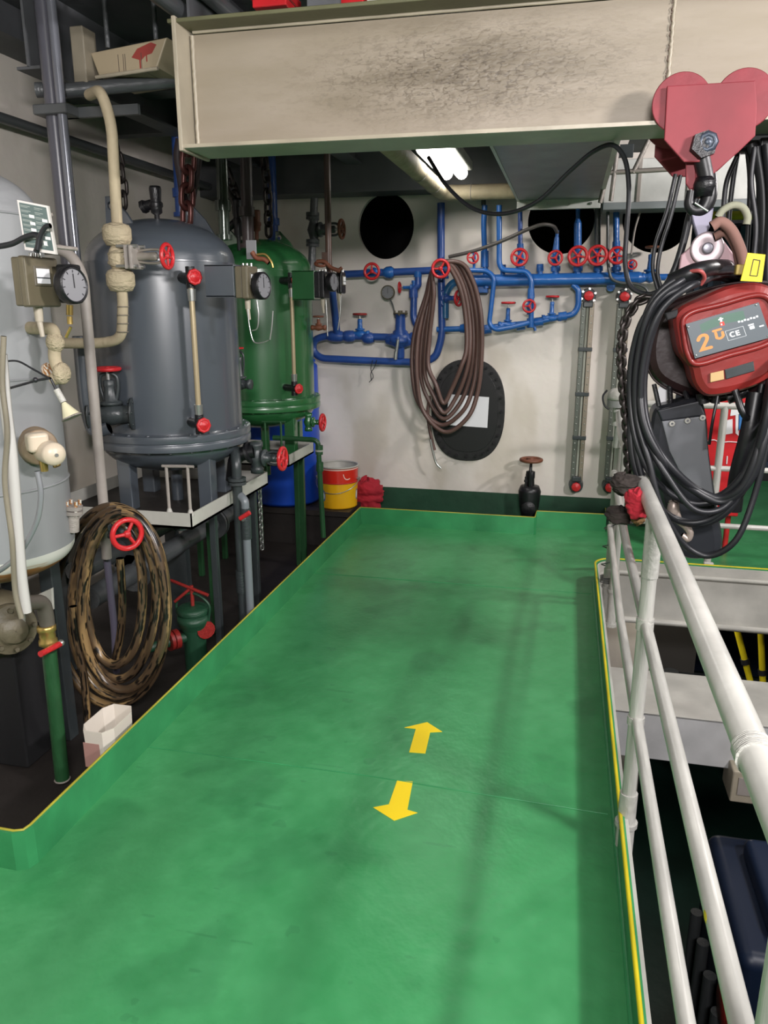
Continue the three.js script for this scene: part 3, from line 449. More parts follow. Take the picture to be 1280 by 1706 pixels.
// ---------- duct and lagged pipe under the ceiling ----------
{
  const a = W(865, 335, -5.66), x0 = a.x, x1 = W(998, 335, -5.66).x, y = a.y, d = thing('air_duct', 'flat grey sheet metal air duct running under the ceiling to the back wall', 'duct', V((x0 + x1) / 2, y, -4.5));
  part(d, 'casing', box(x0, x1, y, y + 0.4, -5.64, -3.1, 0.004), M.duct);
  const fl = part(d, 'end_flange', box(x0 - 0.012, x1 + 0.012, y - 0.06, y + 0.42, -5.665, -5.64, 0.004), M.ductWhite);
  for (let i = 0; i < 4; i++) part(fl, 'bolt', cyl(V(x0 + 0.05 + i * (x1 - x0 - 0.1) / 3, y - 0.03, -5.64), V(x0 + 0.05 + i * (x1 - x0 - 0.1) / 3, y - 0.03, -5.628), 0.009, 0.009, 6), M.steel);
  part(d, 'corner_angle', [box(x1 - 0.003, x1 + 0.022, y - 0.004, y + 0.03, -5.64, -3.1), box(x0 - 0.012, x0 + 0.003, y - 0.004, y + 0.03, -5.64, -3.1)], M.ductWhite);
}
{
  const a = W(1000, 338, -5.7), d = thing('white_trunking', 'bright white sheet metal trunking on the back wall right of the grey duct', 'trunking', V(1, a.y, -5.8));
  part(d, 'casing', box(a.x + 0.02, 2.6, a.y + 0.0, a.y + 0.27, -5.95, -5.72, 0.006), M.ductWhite);
  part(d, 'bottom_lip', box(a.x + 0.02, 2.6, a.y - 0.045, a.y, -5.96, -5.7, 0.004), M.duct);
  for (const px of [1066, 1150]) { const p = W(px, 300, -5.7); part(d, 'joint_strip', box(p.x - 0.012, p.x + 0.012, a.y - 0.01, a.y + 0.28, -5.722, -5.708, 0.002), M.pipeGrey); }
}
{
  const t = thing('support_bracket', 'white welded angle bracket under the girder right of the grey duct', 'bracket', W(1070, 285, -5.2)), P = (a, b) => W(a, b, -5.2);
  part(t, 'arm', [[[1010, 288], [1150, 280]], [[1055, 288], [1082, 232]], [[1018, 335], [1030, 240]], [[1000, 338], [1022, 250]]].map(([a, b]) => cyl(P(...a), P(...b), 0.014, 0.014, 4)), M.pipeGrey);
  part(t, 'plate', rbox(1030, 240, 1056, 262, -5.21, 0.03), M.greyDark);
}
{
  const t = thing('lagged_pipe', 'beige insulated pipe turning under the ceiling light above the blue pipework', 'pipe', W(790, 325, -5.72)), e = W(738, 322, -5.72), y = e.y;
  part(t, 'lagging', pipe([V(e.x, y + 0.005, -3.15), V(e.x, y, -5.72), V(-0.375, y, -5.72)], 0.052, 0.14, 18), M.lagging);
  part(t, 'band', [box(-0.39, -0.378, y - 0.07, y + 0.07, -5.79, -5.65, 0.004), torus(0.053, 0.003, V(e.x + 0.2, y, -5.72), V(1, 0, 0)), torus(0.053, 0.003, V(e.x, y, -5.3), V(0, 0, 1)), torus(0.053, 0.003, V(e.x, y, -4.8), V(0, 0, 1))], M.pipeGrey);
}
// floor arrows
for (const [l, pts] of [['yellow arrow sticker on the walkway pointing towards the back wall', [[712, 1203], [737, 1219], [717, 1220], [709, 1255], [682, 1253], [693, 1214], [674, 1212]]], ['yellow arrow sticker on the walkway pointing towards the viewer', [[662, 1300], [688, 1302], [679, 1349], [696, 1354], [657, 1367], [622, 1345], [648, 1340]]]]) {
  const p = pts.map(([a, b]) => Y(a, b, 0.0015)), s = new THREE.Shape(p.map((q) => new THREE.Vector2(q.x, -q.z))), g = new THREE.ExtrudeGeometry(s, { depth: 0.0012, bevelEnabled: false }); g.rotateX(-Math.PI / 2); g.translate(0, 0.0005, 0);
  solo('floor_arrow', l, 'arrow', uvm(g), mat(0xf2d318, 0.5));
}
// ---------- valves, gauges, handwheels ----------
function handwheel(parent, R, y, m, spokes = 3, r = R * 0.19) {
  const w = part(parent, 'handwheel', torus(R, r, V(0, y, 0), V(0, 1, 0), 8, 26), m);
  part(w, 'hub', lathe([[0.001, R * 0.22], [R * 0.2, R * 0.2], [R * 0.28, 0], [R * 0.24, -R * 0.15], [0.001, -R * 0.15]], V(0, y, 0), V(0, 1, 0), 12), m);
  for (let k = 0; k < spokes; k++) { const a = k / spokes * Math.PI * 2 + 0.5; part(w, 'spoke', cyl(V(0, y, 0), V(R * Math.cos(a), y, R * Math.sin(a)), r * 0.75, r * 0.6, 8), m); }
  return w;
}
function orient(t, flow, stem) { const y = stem.clone().normalize(), x = flow.clone().addScaledVector(y, -flow.dot(y)).normalize(), z = x.clone().cross(y); t.quaternion.setFromRotationMatrix(new THREE.Matrix4().makeBasis(x, y, z)); t.__o = V(0, 0, 0); }
function valve(label, p, flow, stem, { b = 0.028, L = 0.07, h = 0.12, R = 0.05, m = M.blue, w = M.red, spokes = 4, flanged = false, yoke = false, name = 'globe_valve', group } = {}) {
  const t = thing(name, label, 'valve', p, group); orient(t, flow, stem);
  const f = b * 1.75, e = 0.012;
  const prof = flanged ? [[0.001, -L], [f, -L], [f, -L + e], [b * 0.9, -L + e + 0.002], [b, -L * 0.4], [b * 1.25, 0], [b, L * 0.4], [b * 0.9, L - e - 0.002], [f, L - e], [f, L], [0.001, L]] : [[0.001, -L], [b * 0.95, -L], [b * 0.95, -L * 0.7], [b * 0.72, -L * 0.62], [b * 0.85, -L * 0.4], [b * 1.15, 0], [b * 0.85, L * 0.4], [b * 0.72, L * 0.62], [b * 0.95, L * 0.7], [b * 0.95, L], [0.001, L]];
  const body = part(t, 'body', lathe(prof, V(0, 0, 0), V(1, 0, 0), 20), m);
  if (flanged) for (const s of [-1, 1]) for (let k = 0; k < 6; k++) { const a = k / 6 * 6.283 + 0.3; part(body, 'bolt', cyl(V(s * L - 0.018 * (s > 0 ? 1 : 0) - 0.004, f * 0.8 * Math.cos(a), f * 0.8 * Math.sin(a)), V(s * L + 0.018 * (s < 0 ? 1 : 0) + 0.004, f * 0.8 * Math.cos(a), f * 0.8 * Math.sin(a)), b * 0.16, b * 0.16, 6), m); }
  part(t, 'bonnet', lathe([[b * 0.8, 0], [b * 0.85, b * 1.0], [b * 1.25, b * 1.05], [b * 1.25, b * 1.4], [b * 0.7, b * 1.5], [b * 0.55, h * 0.6], [b * 0.62, h * 0.62], [b * 0.62, h * 0.75], [b * 0.3, h * 0.77], [0.001, h * 0.77]], V(0, 0, 0), V(0, 1, 0), 16), m);
  if (yoke) part(t, 'yoke', [-1, 1].map((s) => curve([V(s * b * 0.6, b * 1.4, 0), V(s * b * 0.95, h * 0.62, 0), V(s * b * 0.8, h * 0.85, 0), V(0, h * 0.93, 0)], b * 0.2, 16, 6)), m);
  part(t, 'stem', cyl(V(0, h * 0.6, 0), V(0, h + R * 0.2, 0), Math.max(0.005, b * 0.22)), M.steel);
  handwheel(t, R * 1.04, h, w, spokes); return t;
}
function pressureGauge(label, p, dir, r, tailPts) {
  const t = thing('pressure_gauge', label, 'gauge', p); orient(t, Math.abs(dir.y) > 0.9 ? V(1, 0, 0) : V(0, -1, 0).cross(dir).negate(), dir);
  part(t, 'case', lathe([[0.001, -r * 0.55], [r * 0.95, -r * 0.55], [r, -r * 0.45], [r, 0], [r * 0.9, r * 0.08], [r * 0.86, 0], [r * 0.86, -r * 0.04]], V(0, 0, 0), V(0, 1, 0), 28), M.black);
  part(t, 'dial', lathe([[0.001, -r * 0.02], [r * 0.87, -r * 0.02]], V(0, 0, 0), V(0, 1, 0), 28), mat(0x77777b, 0.35));
  part(t, 'needle', box(-r * 0.03, r * 0.03, 0, r * 0.01, -r * 0.6, r * 0.15), M.black);
  for (let k = 0; k < 9; k++) { const a = -2.3 + k * 0.575; part(t, 'tick', cyl(V(Math.sin(a) * r * 0.66, 0, -Math.cos(a) * r * 0.66), V(Math.sin(a) * r * 0.8, 0, -Math.cos(a) * r * 0.8), r * 0.02, r * 0.02, 4), M.black); }
  return t;
}
// ---------- blue pipework on the back wall ----------
const BZ0 = -5.87, B = (px, py, z = BZ0) => W(px, py, z), BL = (l, z = BZ0) => l.map(([a, b, c]) => W(a, b, c ?? z));
const FZ = V(0, 0, 1), FX = V(1, 0, 0), FY = V(0, 1, 0);
{
  const at = B(900, 466), h = thing('blue_header_pipe', 'long thick blue header pipe with a capped end across the back wall', 'pipe', at);
  part(h, 'header', [cyl(B(788, 468), B(1064, 463), 0.043, 0.043, 20), lathe([[0.001, 0.02], [0.03, 0.018], [0.043, 0]], B(788, 468), V(-1, 0, 0)), lathe([[0.043, 0], [0.024, 0.06], [0.022, 0.3], [0.001, 0.3]], B(1064, 463), V(1, 0.02, 0))], M.blue);
  for (const px of [867, 926, 963, 997, 1027]) part(h, 'stub', [cyl(B(px, 466), B(px, 440), 0.024), cyl(B(px, 452), B(px, 444), 0.034, 0.034, 8)], M.blue);
  part(h, 'plugged_stub', [cyl(B(900, 466), B(900, 445), 0.018), cyl(B(900, 452), B(900, 440), 0.026, 0.024, 8)], M.blue);
  part(h, 'plugged_stub', [cyl(B(838, 460), B(838, 446), 0.018), cyl(B(838, 450), B(838, 441), 0.025, 0.022, 8)], M.blue);
  part(h, 'wall_bracket', [cyl(B(800, 478), B(800, 478, WZ), 0.02), box(B(787, 485).x, B(812, 485).x, B(800, 488).y, B(800, 476).y, WZ, BZ0 + 0.01, 0.006), cyl(B(1018, 478), B(1018, 478, WZ), 0.03)], M.blue);
}
const vsm = (px, py, l, R, o = {}) => valve(l, B(px, py), o.flow ?? FY, FZ, { b: 0.024, L: 0.06, h: 0.1, R, ...o });
vsm(867, 430, 'red handwheel valve on the blue header, left of the middle round wall opening', 0.052, { spokes: 4 });
vsm(926, 431, 'red handwheel valve under the end of the dark rubber hose on the blue header', 0.044, { spokes: 3 });
vsm(963, 428, 'red handwheel valve below the middle round wall opening with a reducer above it', 0.058, { spokes: 5 });
vsm(995, 427, 'red handwheel valve with a white nut above it on the blue header', 0.058, { spokes: 5 });
vsm(1027, 427, 'red handwheel valve behind a thin dark pipe, left of the black cable', 0.05, { spokes: 5 });
vsm(1052, 442, 'smallest red handwheel on the blue header, right of the black cable', 0.028, { b: 0.014, L: 0.04, spokes: 3 });
vsm(625, 453, 'red handwheel valve on the upper blue pipe below the left round wall opening', 0.052, { flow: FX, spokes: 3 });
vsm(743, 450, 'red handwheel valve holding the coil of brown hose', 0.056, { h: 0.24, spokes: 3 });
vsm(790, 430, 'small red handwheel on a thin blue pipe right of the brown hose', 0.037, { b: 0.013, L: 0.035, spokes: 3, h: 0.07 });
vsm(883, 510, 'small red handwheel on the blue pipe dropping from the header to the lower run', 0.04, { b: 0.02, spokes: 3 });
valve('upright valve with red handwheel on the lower blue run, nearer the brown hose', B(846, 541), V(1, 0.05, 0), FY, { b: 0.024, L: 0.07, h: 0.155, R: 0.044 });
valve('upright valve with red handwheel at the right end of the lower blue run', B(919, 530), V(1, 0.05, 0), FY, { b: 0.024, L: 0.07, h: 0.15, R: 0.04 });
valve('upright blue valve with brown rusty handwheel left of the pressure regulator', B(600, 557), FX, FY, { b: 0.03, L: 0.075, h: 0.15, R: 0.046, w: M.redDark });
valve('blue angle valve with small red handwheel turned to the left, below the upper blue pipe', B(690, 479), V(0, 1, 0), V(-1, 0, 0), { b: 0.02, L: 0.05, h: 0.11, R: 0.036, spokes: 3 });
valve('black stemmed valve with red handwheel beside the right strands of brown hose', B(738, 497), FY, V(1, 0, 0.45), { b: 0.03, L: 0.06, h: 0.14, R: 0.05, spokes: 4, m: M.blueDeep });
valve('blue valve with rusty brown handle at the right end of the header', B(1083, 462), FX, FY, { b: 0.036, L: 0.06, h: 0.2, R: 0.04, w: M.rustWheel, spokes: 2 });
{
  const r = thing('riser_pipes', 'group of thin blue and grey risers joined to the header valves below the white trunking', 'pipes', B(940, 420)), up = (px, y0, y1, r0, m, z) => part(r, 'riser', cyl(B(px, y0, z), B(px, y1, z), r0, r0, 12), m);
  up(867, 412, 342, 0.016, M.blueDeep); part(r, 'union', [cyl(B(867, 418), B(867, 406), 0.024, 0.024, 8), cyl(B(963, 416), B(963, 405), 0.026, 0.026, 8), cyl(B(1027, 414), B(1027, 402), 0.028, 0.026, 8)], M.blue);
  up(963, 415, 372, 0.026, M.blue); up(963, 372, 344, 0.014, M.blue); part(r, 'reducer', cyl(B(963, 372), B(963, 364), 0.026, 0.014), M.blue);
  up(996, 410, 344, 0.021, M.pipeDark); up(1027, 410, 344, 0.021, M.blue);
  part(r, 'white_nut', cyl(B(997, 414, -5.84), B(997, 409, -5.84), 0.02, 0.02, 6), M.white);
  part(r, 'riser', pipe(BL([[1013, 344], [1013, 440], [1018, 465], [1034, 472], [1060, 472], [1078, 480], [1082, 496]], -5.81), 0.0105, 0.06), M.pipeDark);
  part(r, 'riser', pipe(BL([[1068, 350], [1058, 380], [1052, 424]], -5.85), 0.007, 0.1), M.pipeGrey);
  part(r, 'hose_nipple', [cyl(B(926, 424), B(928, 395), 0.026, 0.016), cyl(B(928, 397), B(929, 384), 0.012)], M.blue);
}
{
  const r = thing('blue_pipe_loop', 'thin blue pipes bending down to the lower blue run right of the brown hose', 'pipe', B(850, 500));
  part(r, 'pipe', pipe(BL([[832, 342], [832, 440], [838, 450], [878, 452], [886, 466], [885, 545]], -5.8), 0.019, 0.1), M.blue);
  part(r, 'union', [cyl(B(885, 497, -5.8), B(885, 480, -5.8), 0.027, 0.022, 8), cyl(B(808, 445), B(808, 418), 0.03, 0.03, 8), cyl(B(884, 546, -5.84), B(884, 530, -5.84), 0.026, 0.026, 8)], M.blue);
  part(r, 'pipe', pipe(BL([[808, 342], [806, 372], [810, 480]]), 0.02, 0.08), M.blue); part(r, 'pipe', pipe(BL([[806, 342], [806, 330]]), 0.017), M.pipeDark);
  part(r, 'pipe', pipe(BL([[772, 450], [812, 451], [824, 462], [820, 500], [815, 540], [826, 550], [856, 545], [888, 536]], -5.8), 0.017, 0.09), M.blue);
  part(r, 'pipe', cyl(B(790, 450, -5.8), B(790, 434, -5.85), 0.01), M.blue);
  part(r, 'pipe', pipe(BL([[728, 549], [800, 547], [886, 538], [938, 527], [956, 524], [964, 510], [964, 482], [954, 474]]), 0.021, 0.07), M.blue);
  for (const [a, b] of [[778, 546], [812, 549], [868, 543], [898, 536], [938, 527]]) part(r, 'union', cyl(B(a - 7, b + 1), B(a + 7, b - 1), 0.032, 0.032, 8), M.blue);
  part(r, 'valve_body', [lathe([[0.001, -0.09], [0.03, -0.08], [0.04, 0], [0.03, 0.08], [0.001, 0.09]], B(785, 547), V(1, 0.03, 0)), cyl(B(785, 547), B(785, 530), 0.02)], M.blue);
  part(r, 'drain_plug', cyl(B(890, 541), B(892, 551), 0.012, 0.012, 6), M.blue);
}
{
  const r = thing('blue_supply_pipe', 'dark blue pipe run with tee and lower loop left of and behind the brown hose', 'pipe', B(650, 540));
  part(r, 'pipe', [cyl(B(575, 457), B(735, 450), 0.027), cyl(B(575, 457), B(566, 457.5), 0.027)], M.blueDeep);
  part(r, 'union', [lathe([[0.03, -0.04], [0.042, -0.02], [0.045, 0.02], [0.03, 0.04]], B(648, 454), V(1, 0.02, 0), 8), cyl(B(697, 452), B(696, 462), 0.034, 0.03)], M.blue);
  part(r, 'pipe', pipe(BL([[697, 452], [697, 476], [690, 480], [689, 530], [696, 546], [712, 556]]), 0.026, 0.06), M.blueDeep);
  part(r, 'union', cyl(B(689, 482), B(689, 496), 0.034, 0.034, 8), M.blueDeep);
  part(r, 'pipe', pipe(BL([[735, 338], [735, 440], [737, 560], [726, 597], [700, 604], [640, 602], [535, 597], [521, 585], [523, 566], [545, 559], [690, 563]]), 0.028, 0.16), M.blueDeep);
  part(r, 'pipe', pipe(BL([[742, 530], [742, 490], [752, 472], [772, 466], [792, 469]]), 0.028, 0.14), mat(0x23577f, 0.3));
  for (const [a, b, w] of [[560, 560, 0.07], [582, 560, 0.05], [614, 563, 0.045], [690, 563, 0.04]]) part(r, 'union', lathe([[0.03, -w], [0.042, -w * 0.6], [0.046, 0], [0.042, w * 0.6], [0.03, w]], B(a, b), V(1, 0, 0), 10), M.blueDeep);
  part(r, 'pipe', pipe(BL([[553, 478, -5.75], [560, 540, -5.82], [562, 560]]), 0.028, 0.1), M.blueDeep);
}
{
  const c = B(667, 566), r = thing('pressure_regulator', 'blue pressure regulator with tall spring housing and bright lever on the lower blue pipe', 'regulator', c);
  part(r, 'body', [lathe([[0.001, -0.12], [0.035, -0.11], [0.05, -0.06], [0.075, 0], [0.05, 0.06], [0.035, 0.1], [0.001, 0.12]], c, FX, 20), lathe([[0.06, -0.03], [0.085, -0.02], [0.085, 0.01], [0.06, 0.02]], c, FY, 20)], M.blueDeep);
  part(r, 'spring_housing', lathe([[0.06, 0.0], [0.058, 0.06], [0.04, 0.075], [0.036, 0.19], [0.001, 0.19]], c, FY, 18), M.blueDeep);
  part(r, 'top_cap', [cyl(V(c.x, c.y + 0.19, c.z), V(c.x, c.y + 0.2, c.z), 0.056, 0.056, 12), ...[0, 1, 2, 3].map((k) => cyl(V(c.x + 0.045 * Math.cos(k * 1.57), c.y + 0.18, c.z + 0.045 * Math.sin(k * 1.57)), V(c.x + 0.045 * Math.cos(k * 1.57), c.y + 0.215, c.z + 0.045 * Math.sin(k * 1.57)), 0.009, 0.009, 6))], M.khaki);
  part(r, 'lower_body', lathe([[0.06, 0], [0.05, -0.05], [0.034, -0.06], [0.034, -0.13], [0.02, -0.145], [0.001, -0.145]], c, FY, 16), M.blueDeep);
  part(r, 'lever', [cyl(W(664, 562, -5.77), W(660, 592, -5.77), 0.011), cyl(W(660, 586, -5.77), W(659, 599, -5.77), 0.014)], M.steel);
  part(r, 'lever_pin', cyl(W(664, 563, -5.88), W(664, 563, -5.76), 0.012), M.blueDeep);
}
{ const g = pressureGauge('round brass pressure gauge on the back wall above the blue regulator', W(646, 487, -5.86), V(0, 0, 1), 0.052); g.children[0].material = mat(0x57503c, 0.4, 0.4); part(g, 'capillary', curve([V(0.02, 0, 0.05), V(0.04, -0.01, 0.1), V(0.06, 0, 0.19)].map((p) => V(p.x, p.y, p.z)), 0.006, 20), M.pipeDark); }
solo('twisted_wire', 'loose end of dark wire hanging from the lower blue pipe', 'wire', [[[621, 600], [618, 615], [622, 628], [615, 637]], [[628, 600], [624, 612], [618, 622], [619, 634]]].map((l) => curve(BL(l, -5.83), 0.003, 30, 5)), M.rubber);
solo('rubber_hose', 'dark grey rubber hose rising from behind the brown coil to a header valve', 'hose', curve(BL([[748, 428, -5.83], [790, 418, -5.8], [840, 400, -5.78], [880, 382, -5.76], [905, 374, -5.76], [922, 377, -5.8], [929, 388]]), 0.013, 60), mat(0x4c4744, 0.5));
// brown hose coil on the handwheel
{
  const t = thing('brown_hose_coil', 'coil of brown rubber hose hung on a red handwheel in front of the back wall', 'hose', W(745, 720, -5.72));
  for (let k = 0; k < 5; k++) {
    const l = 712 - k * 0 + [-16, -9, -2, 5, 10][k], rr = [796, 803, 789, 783, 777][k], bt = [708, 720, 698, 688, 672][k], z = -5.74 + [0, 0.03, -0.02, 0.02, 0.05][k];
    const pts = [[742, 436 + k], [722, 450], [711 + k * 3, 490], [l - 6, 560], [l - 8, Math.min(630, bt - 60)], [l + 4, bt - 32], [(l + rr) / 2 - 10, bt], [rr - 24, bt - 24], [rr - 8, bt - 62], [rr, 585], [rr - 2, 520], [rr - 14, 470], [rr - 32, 440]];
    part(t, 'hose_loop', curve(pts.map(([a, b], i) => W(a, b, z + 0.012 * Math.sin(i * 2 + k))), 0.0165, 90, 8, true), M.brownHose);
  }
  part(t, 'hose_tail', curve([[716, 660], [713, 690], [718, 725], [724, 750]].map(([a, b]) => W(a, b, -5.78)), 0.013, 30), M.brownHose);
  part(t, 'bare_wire_end', curve([[717, 732], [722, 755], [728, 773], [735, 780]].map(([a, b]) => W(a, b, -5.76)), 0.009, 30), M.steel);
}
// ---------- level gauges ----------
function levelGauge(label, top, bot, x0) {
  const a = W(...top, -5.9), b = W(...bot, -5.9), x = (a.x + b.x) / 2, t = thing('level_gauge', label, 'level gauge', V(x, b.y, -5.93)), zf = -5.9, y0 = b.y + 0.05, y1 = a.y - 0.05;
  part(t, 'back_channel', box(x - 0.045, x + 0.045, y0, y1, -5.955, -5.945), M.pipeGrey);
  part(t, 'channel_side', box(x - 0.045, x - 0.012, y0, y1, -5.945, zf, 0.004), mat(0x62665f, 0.4, 0.4));
  part(t, 'channel_side', box(x + 0.012, x + 0.045, y0, y1, -5.945, zf, 0.004), mat(0x8a8072, 0.4, 0.4));
  part(t, 'glass_tube', cyl(V(x, y0, -5.925), V(x, y1, -5.925), 0.011), mat(0xb8b9ae, 0.12));
  for (let i = 0; i < 26; i++) part(t, 'rivet', ball(V(x - 0.03, y0 + 0.04 + i * (y1 - y0 - 0.08) / 25, zf), 0.0055), M.steel);
  for (let i = 0; i < 26; i++) part(t, 'rivet', ball(V(x + 0.03, y0 + 0.04 + i * (y1 - y0 - 0.08) / 25, zf), 0.0045), M.steel);
  for (const f of [0.25, 0.5, 0.75]) part(t, 'clamp', box(x - 0.05, x + 0.05, y0 + f * (y1 - y0) - 0.014, y0 + f * (y1 - y0) + 0.014, -5.95, zf + 0.006, 0.004), M.greyDark);
  for (const [y, s] of [[a.y, 1], [b.y, -1]]) {
    const e = part(t, 'end_fitting', [cyl(V(x, y, WZ), V(x, y, -5.91), 0.056, 0.05, 18), box(x - 0.035, x + 0.035, y - s * 0.06 - 0.02, y - s * 0.06 + 0.02, -5.95, -5.89, 0.008)], M.greyDark);
    part(e, 'knob', lathe([[0.001, 0.04], [0.03, 0.036], [0.036, 0.028], [0.036, 0], [0.001, 0]], V(x, y, -5.91), FZ, 8), M.red);
    if (s > 0) for (let k = 0; k < 6; k++) { const an = k * 1.047 + 0.4; part(e, 'bolt', cyl(V(x + 0.05 * Math.cos(an), y + 0.05 * Math.sin(an), -5.95), V(x + 0.05 * Math.cos(an), y + 0.05 * Math.sin(an), -5.905), 0.009, 0.009, 6), M.steel); }
  }
}
levelGauge('tall riveted level gauge with red end knobs in full view on the back wall', [980, 493], [961, 811]);
levelGauge('second level gauge on the back wall, half hidden behind the hoist and railing', [1041, 494], [1016, 812]);
// ---------- manhole with paper ----------
{
  const c = W(780, 684, WZ), t = thing('manhole_cover', 'black oval manhole cover ringed with studs on the back wall', 'manhole', V(c.x, c.y, WZ)), rx = 0.286, ry = 0.395;
  const el = (k, zz, n = 56) => Array.from({ length: n }, (_, i) => { const a = i / n * Math.PI * 2, e = 0.8; const cs = Math.cos(a), sn = Math.sin(a); return V(c.x + rx * k * Math.sign(cs) * Math.abs(cs) ** e, c.y + ry * k * Math.sign(sn) * Math.abs(sn) ** e, zz); });
  part(t, 'cover_plate', prism(el(1, WZ + 0.022), 0.022, 0.004), mat(0x0d0b0d, 0.5, 0, { bumpMap: bumpy, bumpScale: 0.002 }));
  part(t, 'inner_plate', prism(el(0.82, WZ + 0.027), 0.006, 0.002), mat(0x0b090c, 0.45));
  const st = merge([cyl(V(0, 0, 0), V(0, 0, 0.022), 0.011, 0.011, 6), cyl(V(0, 0, 0.02), V(0, 0, 0.036), 0.006)]), n = 28; el(0.91, WZ + 0.022, n).forEach((p) => piece(t, 'stud', st, M.dark, p));
  const q = [[748, 657], [815, 662], [812, 713], [743, 708]].map(([a, b]) => W(a, b, WZ + 0.042));
  const pz = WZ + 0.036; solo('paper_sheet', 'white paper sheet stuck on the black oval manhole cover', 'paper', prism(q.map((p) => V(p.x, p.y, pz)), 0.004, 0), M.paper);
}
// ---------- black gate valve by the kerb ----------
{
  const b = W(881, 850, -5.78), t = valve('black gate valve with rusty brown handwheel standing at the foot of the back wall', V(b.x, 0.16, -5.8), FZ, FY, { b: 0.055, L: 0.085, h: 0.36, R: 0.072, m: M.black, w: M.rustWheel, spokes: 3, yoke: true, name: 'gate_valve' });
  part(t, 'gate_housing', lathe([[0.05, -0.3], [0.06, -0.28], [0.052, -0.1], [0.075, 0], [0.085, 0.12], [0.07, 0.16], [0.001, 0.17]], V(0, 0, 0), FY, 18), M.black);
  for (const s of [-1, 1]) part(t, 'gland_bolt', [cyl(V(s * 0.05, 0.15, 0.03), V(s * 0.05, 0.24, 0.03), 0.008), cyl(V(s * 0.05, 0.2, 0.03), V(s * 0.05, 0.215, 0.03), 0.014, 0.014, 6)], M.black);
}
// ---------- bucket, cloth and drums in the corner ----------
{
  const a = W(562, 775, -5.55), yb = 0.14, yt = a.y, r = 0.155, c = V(a.x, yb, -5.57), t = thing('paint_bucket', 'yellow and red paint bucket without lid standing in the corner by the walkway', 'bucket', c);
  const lab = canvasTex(1024, 256, (g, w, h) => {
    g.fillStyle = '#e8ae18'; g.fillRect(0, 0, w, h); g.fillStyle = '#d2281c'; g.fillRect(0, 0, w, h * 0.36); g.fillStyle = '#f2ece0'; g.fillRect(0, h * 0.035, w, 5);
    g.strokeStyle = '#f4e8e0'; g.lineWidth = 5; for (const x of [90, 430, 770]) { g.beginPath(); g.moveTo(x, 36); g.quadraticCurveTo(x + 6, 72, x + 40, 70); g.lineTo(x + 60, 66); g.stroke(); }
    for (const x of [250, 620, 930]) { g.fillStyle = '#2b6cb0'; g.beginPath(); g.ellipse(x, 175, 22, 34, 0, 0, 7); g.fill(); g.fillStyle = '#f2f2f2'; g.beginPath(); g.ellipse(x, 175, 14, 24, 0, 0, 7); g.fill(); }
  });
  const sh = lathe([[0.001, 0], [r * 0.93, 0], [r * 0.93, 0.012], [r, yt - yb - 0.02], [r, yt - yb]], c, FY, 40); { const p = sh.attributes.position, u = sh.attributes.uv; for (let i = 0; i < p.count; i++) u.setY(i, (p.getY(i) - yb) / (yt - yb)); }
  part(t, 'shell', sh, mat(0xffffff, 0.3, 0, { map: lab }));
  part(t, 'rim', torus(r, 0.007, V(c.x, yt, c.z), FY, 8, 40), M.white); part(t, 'inside', lathe([[r * 0.98, yt - yb], [r * 0.9, 0.06], [0.001, 0.06]], c, FY, 40), M.white);
  part(t, 'band', torus(r * 0.975, 0.005, V(c.x, yt - 0.12, c.z), FY, 8, 40), M.red);
  const h = part(t, 'handle', curve(Array.from({ length: 13 }, (_, i) => { const f = i / 12 * Math.PI; return V(c.x + (r + 0.014) * Math.cos(f), yt - 0.1 - 0.09 * Math.sin(f), c.z + (r + 0.02) * Math.sin(f)); }), 0.003, 40, 6), M.steel);
  part(h, 'ear', [-1, 1].map((s) => cyl(V(c.x + s * r * 0.98, yt - 0.1, c.z), V(c.x + s * (r + 0.022), yt - 0.1, c.z), 0.012)), M.steel);
}
rag('red_cloth', 'crumpled dark red cloth lying against the wall right of the paint bucket', W(612, 822, -5.78), [0.12, 0.12, 0.09], M.cloth, 15);
solo('dark_pot', 'small black can below the red cloth at the corner of the kerb', 'can', [lathe([[0.001, 0], [0.06, 0], [0.06, 0.16], [0.055, 0.16], [0.052, 0.02], [0.001, 0.02]], V(-1.38, -0.15, -5.72), FY), torus(0.06, 0.005, V(-1.38, 0.01, -5.72), FY)], M.black);
{
  const x = W(529, 690, -5.65).x, r = 0.27, c = V(x - r, 0.14, -5.65), t = thing('blue_drum', 'tall blue plastic drum in the corner behind the green tank', 'drum', c);
  part(t, 'shell', lathe([[0.001, 0], [r - 0.02, 0], [r, 0.03], [r, 0.3], [r + 0.008, 0.33], [r, 0.36], [r, 0.72], [r + 0.008, 0.75], [r, 0.78], [r - 0.005, 1.06], [r - 0.05, 1.1], [0.001, 1.1]], c, FY, 40), M.drum);
  part(t, 'bung', cyl(V(c.x + 0.12, 1.24, c.z), V(c.x + 0.12, 1.262, c.z), 0.035, 0.035, 10), M.drum); part(t, 'rim', torus(r - 0.03, 0.012, V(c.x, 1.235, c.z), FY), M.drum);
}
